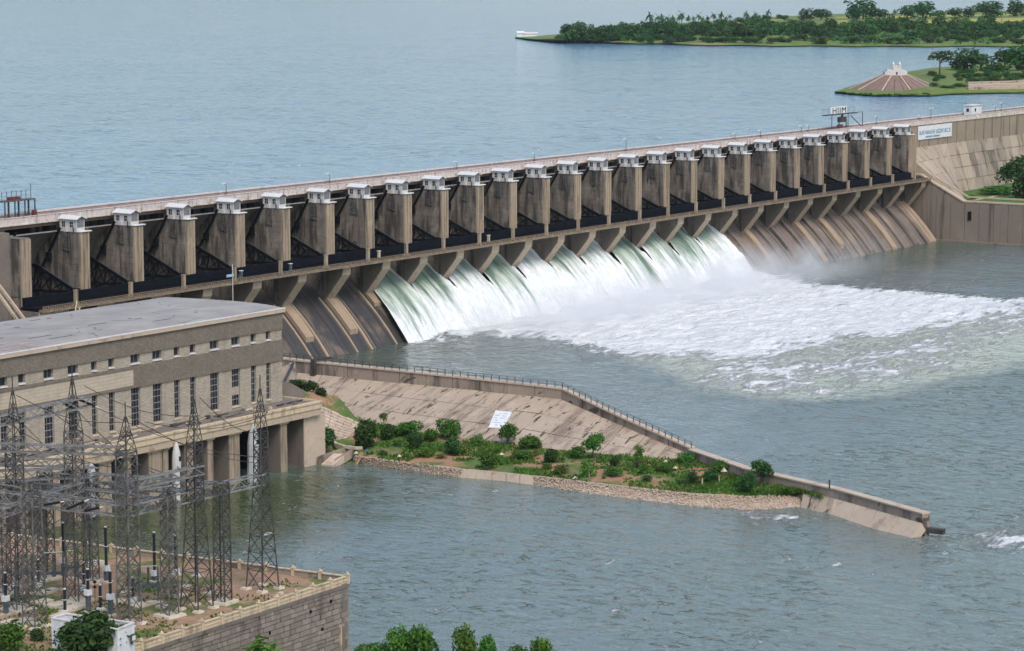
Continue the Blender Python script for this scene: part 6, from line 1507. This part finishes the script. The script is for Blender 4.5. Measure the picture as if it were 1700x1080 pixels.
for k in range(190):
    x = xr_(955, 1712, k, 190); r_ = rt.uniform(.27 if x < 1040 or x > 1335 else .38, .58)
    far_tree(x, 0, rt.uniform(12, 28), rt.uniform(16, 34), r_, f'rounded green tree in the far island wood, {zone(x)}', 'trees in the far island wood')
for k in range(60):
    x = xr_(938, 1310, k, 60); r_ = rt.uniform(.55, 1.0)
    far_tree(x, 0, rt.uniform(7, 12), rt.uniform(13, 22), r_, 'rounded tree along the skyline of the palm-topped wood', 'trees below the far island palms')
# undergrowth that closes the wood
n = 6500; ux = rng.uniform(935, 1730, n); ur = rng.uniform(.1, .58, n)
kp = fbm(ux * .03, ur * 9, 4, 51) > .47 + .12 * (ur < .3) + .3 * ((ur < .4) & (ux > 1040) & (ux < 1335)); ux, ur = ux[kp], ur[kp]; n = len(ux)
cU = np.array([isl(a_, b_) for a_, b_ in zip(ux, ur)]); cU[:, 2] += rng.uniform(.2, 3.2, n)
nr = rng.normal(size=(n, 3)) * .5 + np.array((-.3, -.2, .8)); nr /= np.linalg.norm(nr, axis=1)[:, None]
t_ = np.cross(nr, rng.normal(size=(n, 3))); t_ /= np.linalg.norm(t_, axis=1)[:, None]; b_ = np.cross(nr, t_); s_ = rng.uniform(1.2, 2.6, n)[:, None]
o = np_mesh('undergrowth', np.stack([cU - t_ * s_, cU + b_ * s_ * .6, cU + t_ * s_, cU - b_ * s_ * .6], 1).reshape(-1, 3), np.arange(4 * n).reshape(-1, 4), M['leaffar'])
tag(o, 'unbroken undergrowth between the trees of the far island', 'undergrowth', kind='stuff')
for x, h_, w_, lb in ((940, 20, 24, 'dark tree at the bare tip end of the far island wood'), (962, 24, 28, 'tall dark tree next to the bare tip of the far island'), (1338, 22, 30, 'first big tree by the fields, at the palm end'), (1363, 22, 38, 'wide tree before the first mustard field'), (1433, 38, 52, 'tallest and broadest tree on the far island'), (1418, 26, 26, 'dark tree under the side of the tallest island tree'),
                      (1460, 20, 34, 'round tree just right of the tallest island tree'), (1507, 24, 34, 'dark tree left of a pair beyond the fields'), (1532, 30, 46, 'broad tree right of a pair beyond the fields'), (1585, 18, 32, 'flat tree midway along the fields'), (1609, 20, 26, 'small tree by the umbrella tree'), (1640, 28, 58, 'umbrella-shaped wide tree on the island crest'), (1686, 30, 40, 'dark tree on the island crest cut by the frame'), (1646, 20, 28, 'round tree standing in the mustard field'), (1560, 14, 22, 'small round tree in the fields')):
    far_tree(x, 0, h_, w_, .9, lb, 'big trees on the far island crest', [FART[0], FART[2], FART[3]], M['leafdark'])
# coconut palms
def palm_proto():
    f = MB(); pts_ = [(0.04 * math.sin(t * 2), 0.02 * t, t * .8) for t in np.linspace(0, 1, 5)]
    for a, b in zip(pts_[:-1], pts_[1:]): f.bar(a, b, .045)
    tr = f.build('trunk', M['bark']); c = np.array(pts_[-1]); V_, F_ = [], []; g = random.Random(8)
    for k in range(13):
        a = k * 2.4; el = g.uniform(-.2, 1.7); L_ = g.uniform(.34, .46); d = np.array((math.cos(a), math.sin(a), 0)); s_ = np.array((-d[1], d[0], 0)); n0 = len(V_)
        for t in np.linspace(0, 1, 5):
            q = c + d * L_ * t + np.array((0, 0, L_ * (el * t - 1.05 * t * t))); w_ = .075 * math.sin(math.pi * min(.97, t * .85 + .12))
            V_ += [q - s_ * w_ - (0, 0, w_ * .6), q + np.zeros(3), q + s_ * w_ - (0, 0, w_ * .6)]
        for m_ in range(4):
            i_ = n0 + 3 * m_; F_ += [(i_, i_ + 1, i_ + 4, i_ + 3), (i_ + 1, i_ + 2, i_ + 5, i_ + 4)]
    return tr, np_mesh('crown', V_, F_, M['leafdark'])
ptr, pcr = palm_proto(); first = True
for k, (x, tp) in enumerate(((1079, 20), (1093, 23), (1099, 23), (1107, 25), (1114, 26), (1118, 25), (1132, 18), (1143, 25), (1159, 21), (1166, 27), (1175, 25), (1185, 20), (1197, 19), (1211, 22), (1238, 18), (1242, 22), (1255, 19), (1275, 15), (1065, 32), (1485, 15), (1128, 24), (1152, 26), (1205, 26), (1250, 24))):
    p = isl(x, .93); t = GV(p, x, tp); h = t[2] - p[2]
    e = empty('coconut_palm', tuple(p), k * 1.3); e.scale = (h * .82, h * .82, h)
    tag(e, 'coconut palm on the skyline of the far island' if k != 19 else 'lone palm between the two big crowns on the far island', 'palm', 'coconut palms on the far island')
    for o in (ptr, pcr):
        c = o if first else o.copy()
        if not first: COL.objects.link(c)
        adopt(c, e)
    first = False
# white buildings on the island tip
for px, lb, w_, h in ((864, 'small white hut at the very tip of the far island', 6, 5), (880, 'long pinkish-white shelter near the tip of the far island', 13, 4)):
    p = G(px, 60.5, ZR + .6); T = Thing('lake_hut', lb, 'hut', tuple(p), 'white buildings on the island tip')
    T.part(MB().box(-w_ / 2, w_ / 2, -2, 2, -.5, h * .7), 'wall', M['white'], local=True); T.part(MB().prism_x([(-2.6, h * .7 + .01), (2.6, h * .7 + .01), (0, h)], -w_ / 2 - .4, w_ / 2 + .4), 'roof', M['coping'] if px > 870 else M['white'], local=True); T.e.rotation_euler = (0, 0, AZ - math.pi / 2)

# ------------------------------------------------------------------ headland with the stone-pitched mound
hf = [(1386, 151.5), (1410, 156), (1450, 160), (1500, 161), (1545, 161.5), (1580, 158.5), (1640, 157.5), (1760, 156)]
hb = [(1388, 151), (1430, 138), (1470, 128), (1510, 120), (1545, 116), (1600, 112), (1660, 108), (1760, 104)]
xs_h = np.linspace(1386, 1760, 60); hfy = np.interp(xs_h, *np.array(hf).T); hby = np.interp(xs_h, *np.array(hb).T)
hr = [0, .08, .25, .5, .75, 1.0, 1.12]; hzz = [-1, .7, 2.0, 3.2, 4.2, 4.2, -2]
HVv = [G(x, f + (b - f) * r_, ZR + (min(z, .6 + max(0, x - 1500) * .05 + (.5 if r_ > .05 else 0)) if z > 0 else z)) for r_, z in zip(hr, hzz) for x, f, b in zip(xs_h, hfy, hby)]
o = np_mesh('headland_ground', HVv, grid_faces(60, len(hr)), M['farground'], smooth=True); tag(o, 'grassy headland reaching into the reservoir beyond the dam end', 'headland', kind='structure')
mc = G(1486, 150, ZR)
MO = Thing('mound', 'round stone-pitched mound with white radial ribs on the headland', 'mound', tuple(mc))
mw = ((mc - CAM) @ FW) / F_PX
RB, RTp, HM = 76 * mw, 22 * mw, 8.4
nseg = 28
for k in range(nseg):
    a0_, a1_ = 2 * math.pi * k / nseg + .006, 2 * math.pi * (k + 1) / nseg - .006
    P = lambda r_, a_, z: (r_ * math.cos(a_), r_ * math.sin(a_), z)
    dz_ = rg.uniform(0, .18)
    MO.part(MB().hexa([P(RB, a0_, -.5), P(RB, a1_, -.5), P(RTp * .5, a1_, 1), P(RTp * .5, a0_, 1)], [P(RB, a0_, .6 + dz_), P(RB, a1_, .6 + dz_), P(RTp, a1_, HM + dz_), P(RTp, a0_, HM + dz_)]), 'pitched_sector', M['pitch'], local=True)
for k in range(10):
    a_ = 2 * math.pi * (k + .3) / 10
    MO.part(MB().bar((RB * math.cos(a_), RB * math.sin(a_), .95), (RTp * math.cos(a_), RTp * math.sin(a_), HM + .35), .7, .4), 'rib', M['crest'], local=True)
MO.part(MB().cyl((0, 0), RTp, HM - 1.0, HM + .25, 28), 'top_slab', M['ledge'], local=True)
SH = Thing('shrine', 'white stepped shrine with twin towers on top of the stone-pitched mound', 'shrine', (mc[0], mc[1], mc[2] + HM + .25), rz=AZ - math.pi / 2)
u = mw * .95; SH.e.scale = (1, 1, .66)
for nm, bx in (('base_wall', (-20 * u, 19 * u, -4, 4, 0, 3.0)), ('middle_block', (-16 * u, -5 * u, -3.4, 3.4, 3.003, 4.4)), ('middle_block', (-4.9 * u, 10 * u, -3.2, 3.2, 3.003, 4.9)), ('middle_block', (10.1 * u, 17 * u, -3.3, 3.3, 3.003, 3.9)), ('tower', (-6 * u, -2.6 * u, -2.2, 1.2, 4.903, 9.2)), ('tower', (5.2 * u, 8.6 * u, -2.2, 1.2, 4.903, 9.2)), ('linking_wall', (-2.59 * u, 5.19 * u, -1.6, .8, 4.903, 7.8)), ('doorway', (-1 * u, 2 * u, -4.1, -4.005, .3, 2.4))):
    SH.part(MB().box(*bx), nm, M['glass'] if nm == 'doorway' else M['hutwall'], local=True)
for x_ in (-4.3, 6.9): SH.part(MB().lathe((x_ * u, -.5, 9.2), [(1.7 * u, 0), (1.0 * u, .8), (.05, 1.6)], 8), 'finial', M['white'], local=True)
def hd(x, r_):
    f, b = np.interp(x, xs_h, hfy), np.interp(x, xs_h, hby); z = np.interp(r_, hr, hzz); z = min(z, .6 + max(0, x - 1500) * .05 + .5); return G(x, f + (b - f) * r_, ZR + z)
def head_tree(P_, x, r_, h_, w_, lb, mat=None):
    p = hd(x, r_); mpp = ((p - CAM) @ FW) / F_PX; P_.put(p[0], p[1], p[2] - .3, h_ * mpp, w_ * mpp, lb, 'trees and bushes on the headland', mat=mat)
head_tree(OPEN, 1560, .82, 44, 46, 'open-branched tree with a bare trunk on the headland')
for x, r_, h_, w_, lb in ((1606, .9, 38, 56, 'broad dense tree in the middle of the headland'), (1668, .95, 32, 44, 'dense tree right of the broad headland tree'), (1692, .8, 46, 52, 'darkest headland tree at the frame edge'), (1652, .7, 22, 34, 'lower rounded tree before the dense headland pair'), (1725, .8, 40, 60, 'big headland tree mostly outside the frame'), (1628, .97, 26, 40, 'tree behind the broad headland tree'), (1590, .95, 24, 30, 'smaller tree between the open-branched and the broad headland tree'), (1700, .97, 30, 50, 'tree behind the darkest headland tree')):
    head_tree(FART[rt.randrange(5)], x, r_, h_ * 1.08, w_, lb, M['leafdark'])
for k in range(46):
    x = rt.choice((rt.uniform(1545, 1710), rt.uniform(1585, 1710))); r_ = rt.uniform(.28, .85)
    if 1600 < x and r_ < .42: r_ += .2
    head_tree(SHRB[k % 3], x, r_, rt.uniform(6, 13), rt.uniform(12, 24), 'low bush in the thicket on the headland', M['leafdark'] if k % 2 else M['leaffar'])
for k in range(16):
    x = 1400 + k * 9.5 + rt.uniform(-3, 3); head_tree(SHRB[k % 3], x, rt.uniform(.06, .14), rt.uniform(2.5, 4.5), rt.uniform(6, 13), 'tiny shoreline bush at the foot of the stone-pitched mound', M['leaffar'])
CT = Thing('earth_bank', 'cut bank of bare earth in strips on the headland shore', 'bank', tuple(hd(1650, .3)))
for k in range(3):
    a, b = hd(1608, .2 + k * .09), hd(1720, .2 + k * .09)
    CT.part(MB().hexa([a - (0, 0, 1), b - (0, 0, 1), b + (4, 3, -1), a + (4, 3, -1)], [a + (0, 0, 1.2), b + (0, 0, 1.2), b + (4, 3, 1.4), a + (4, 3, 1.4)]), 'earth_strip', M['slope'] if k != 1 else M['riprap'])

# ------------------------------------------------------------------ spray and haze
def spray(name, x0, x1, y0, y1, z1, dens, label):
    f = MB().box(x0, x1, y0, y1, -.8, z1)
    s = NT(name + '_volume'); P = s.pos(); sep = s.n('ShaderNodeSeparateXYZ'); s.l(P, sep.inputs[0])
    fx1 = s.math('MULTIPLY', s.rng(sep.outputs[0], x0, x0 + (x1 - x0) * .22), s.rng(sep.outputs[0], x1, x1 - (x1 - x0) * .3))
    fy1 = s.math('MULTIPLY', s.rng(sep.outputs[1], y0, y0 + (y1 - y0) * .5), s.rng(sep.outputs[1], y1, y1 - 4))
    N = s.noise(P, .085, 4, .6, .5)
    hz_ = s.math('MULTIPLY', s.rng(N, .3, .68), z1 * .85)
    fz = s.rng(s.math('SUBTRACT', s.math('ADD', hz_, z1 * .18), sep.outputs[2]), 0, z1 * .55)
    d = s.math('MULTIPLY', s.math('MULTIPLY', fx1, fy1), s.math('MULTIPLY', fz, dens))
    v = s.n('ShaderNodeVolumePrincipled'); v.inputs['Color'].default_value = (.97, .98, 1, 1); v.inputs['Anisotropy'].default_value = .2
    s.l(d, v.inputs['Density']); s.l(v.outputs[0], s.out.inputs['Volume'])
    o = f.build(name, s.m); tag(o, label, 'spray', kind='stuff'); return o
spray('spray_mist', 118, 392, -52, -7.8, 15, .06, 'white spray boiling up where the falling sheets meet the river')

# the air itself: an even pale haze round the whole scene
hz = MB().box(-4200, 9600, -4200, 9600, -6, 190).build('haze', NT('haze_air').m)
s = NT('haze_air_volume'); v = s.n('ShaderNodeVolumePrincipled'); v.inputs['Color'].default_value = (.86, .93, 1, 1); v.inputs['Density'].default_value = 0.000017; v.inputs['Anisotropy'].default_value = .3
s.l(v.outputs[0], s.out.inputs['Volume']); hz.data.materials[0] = s.m; tag(hz, 'thin pale haze in the air over river and reservoir', 'haze', kind='stuff')
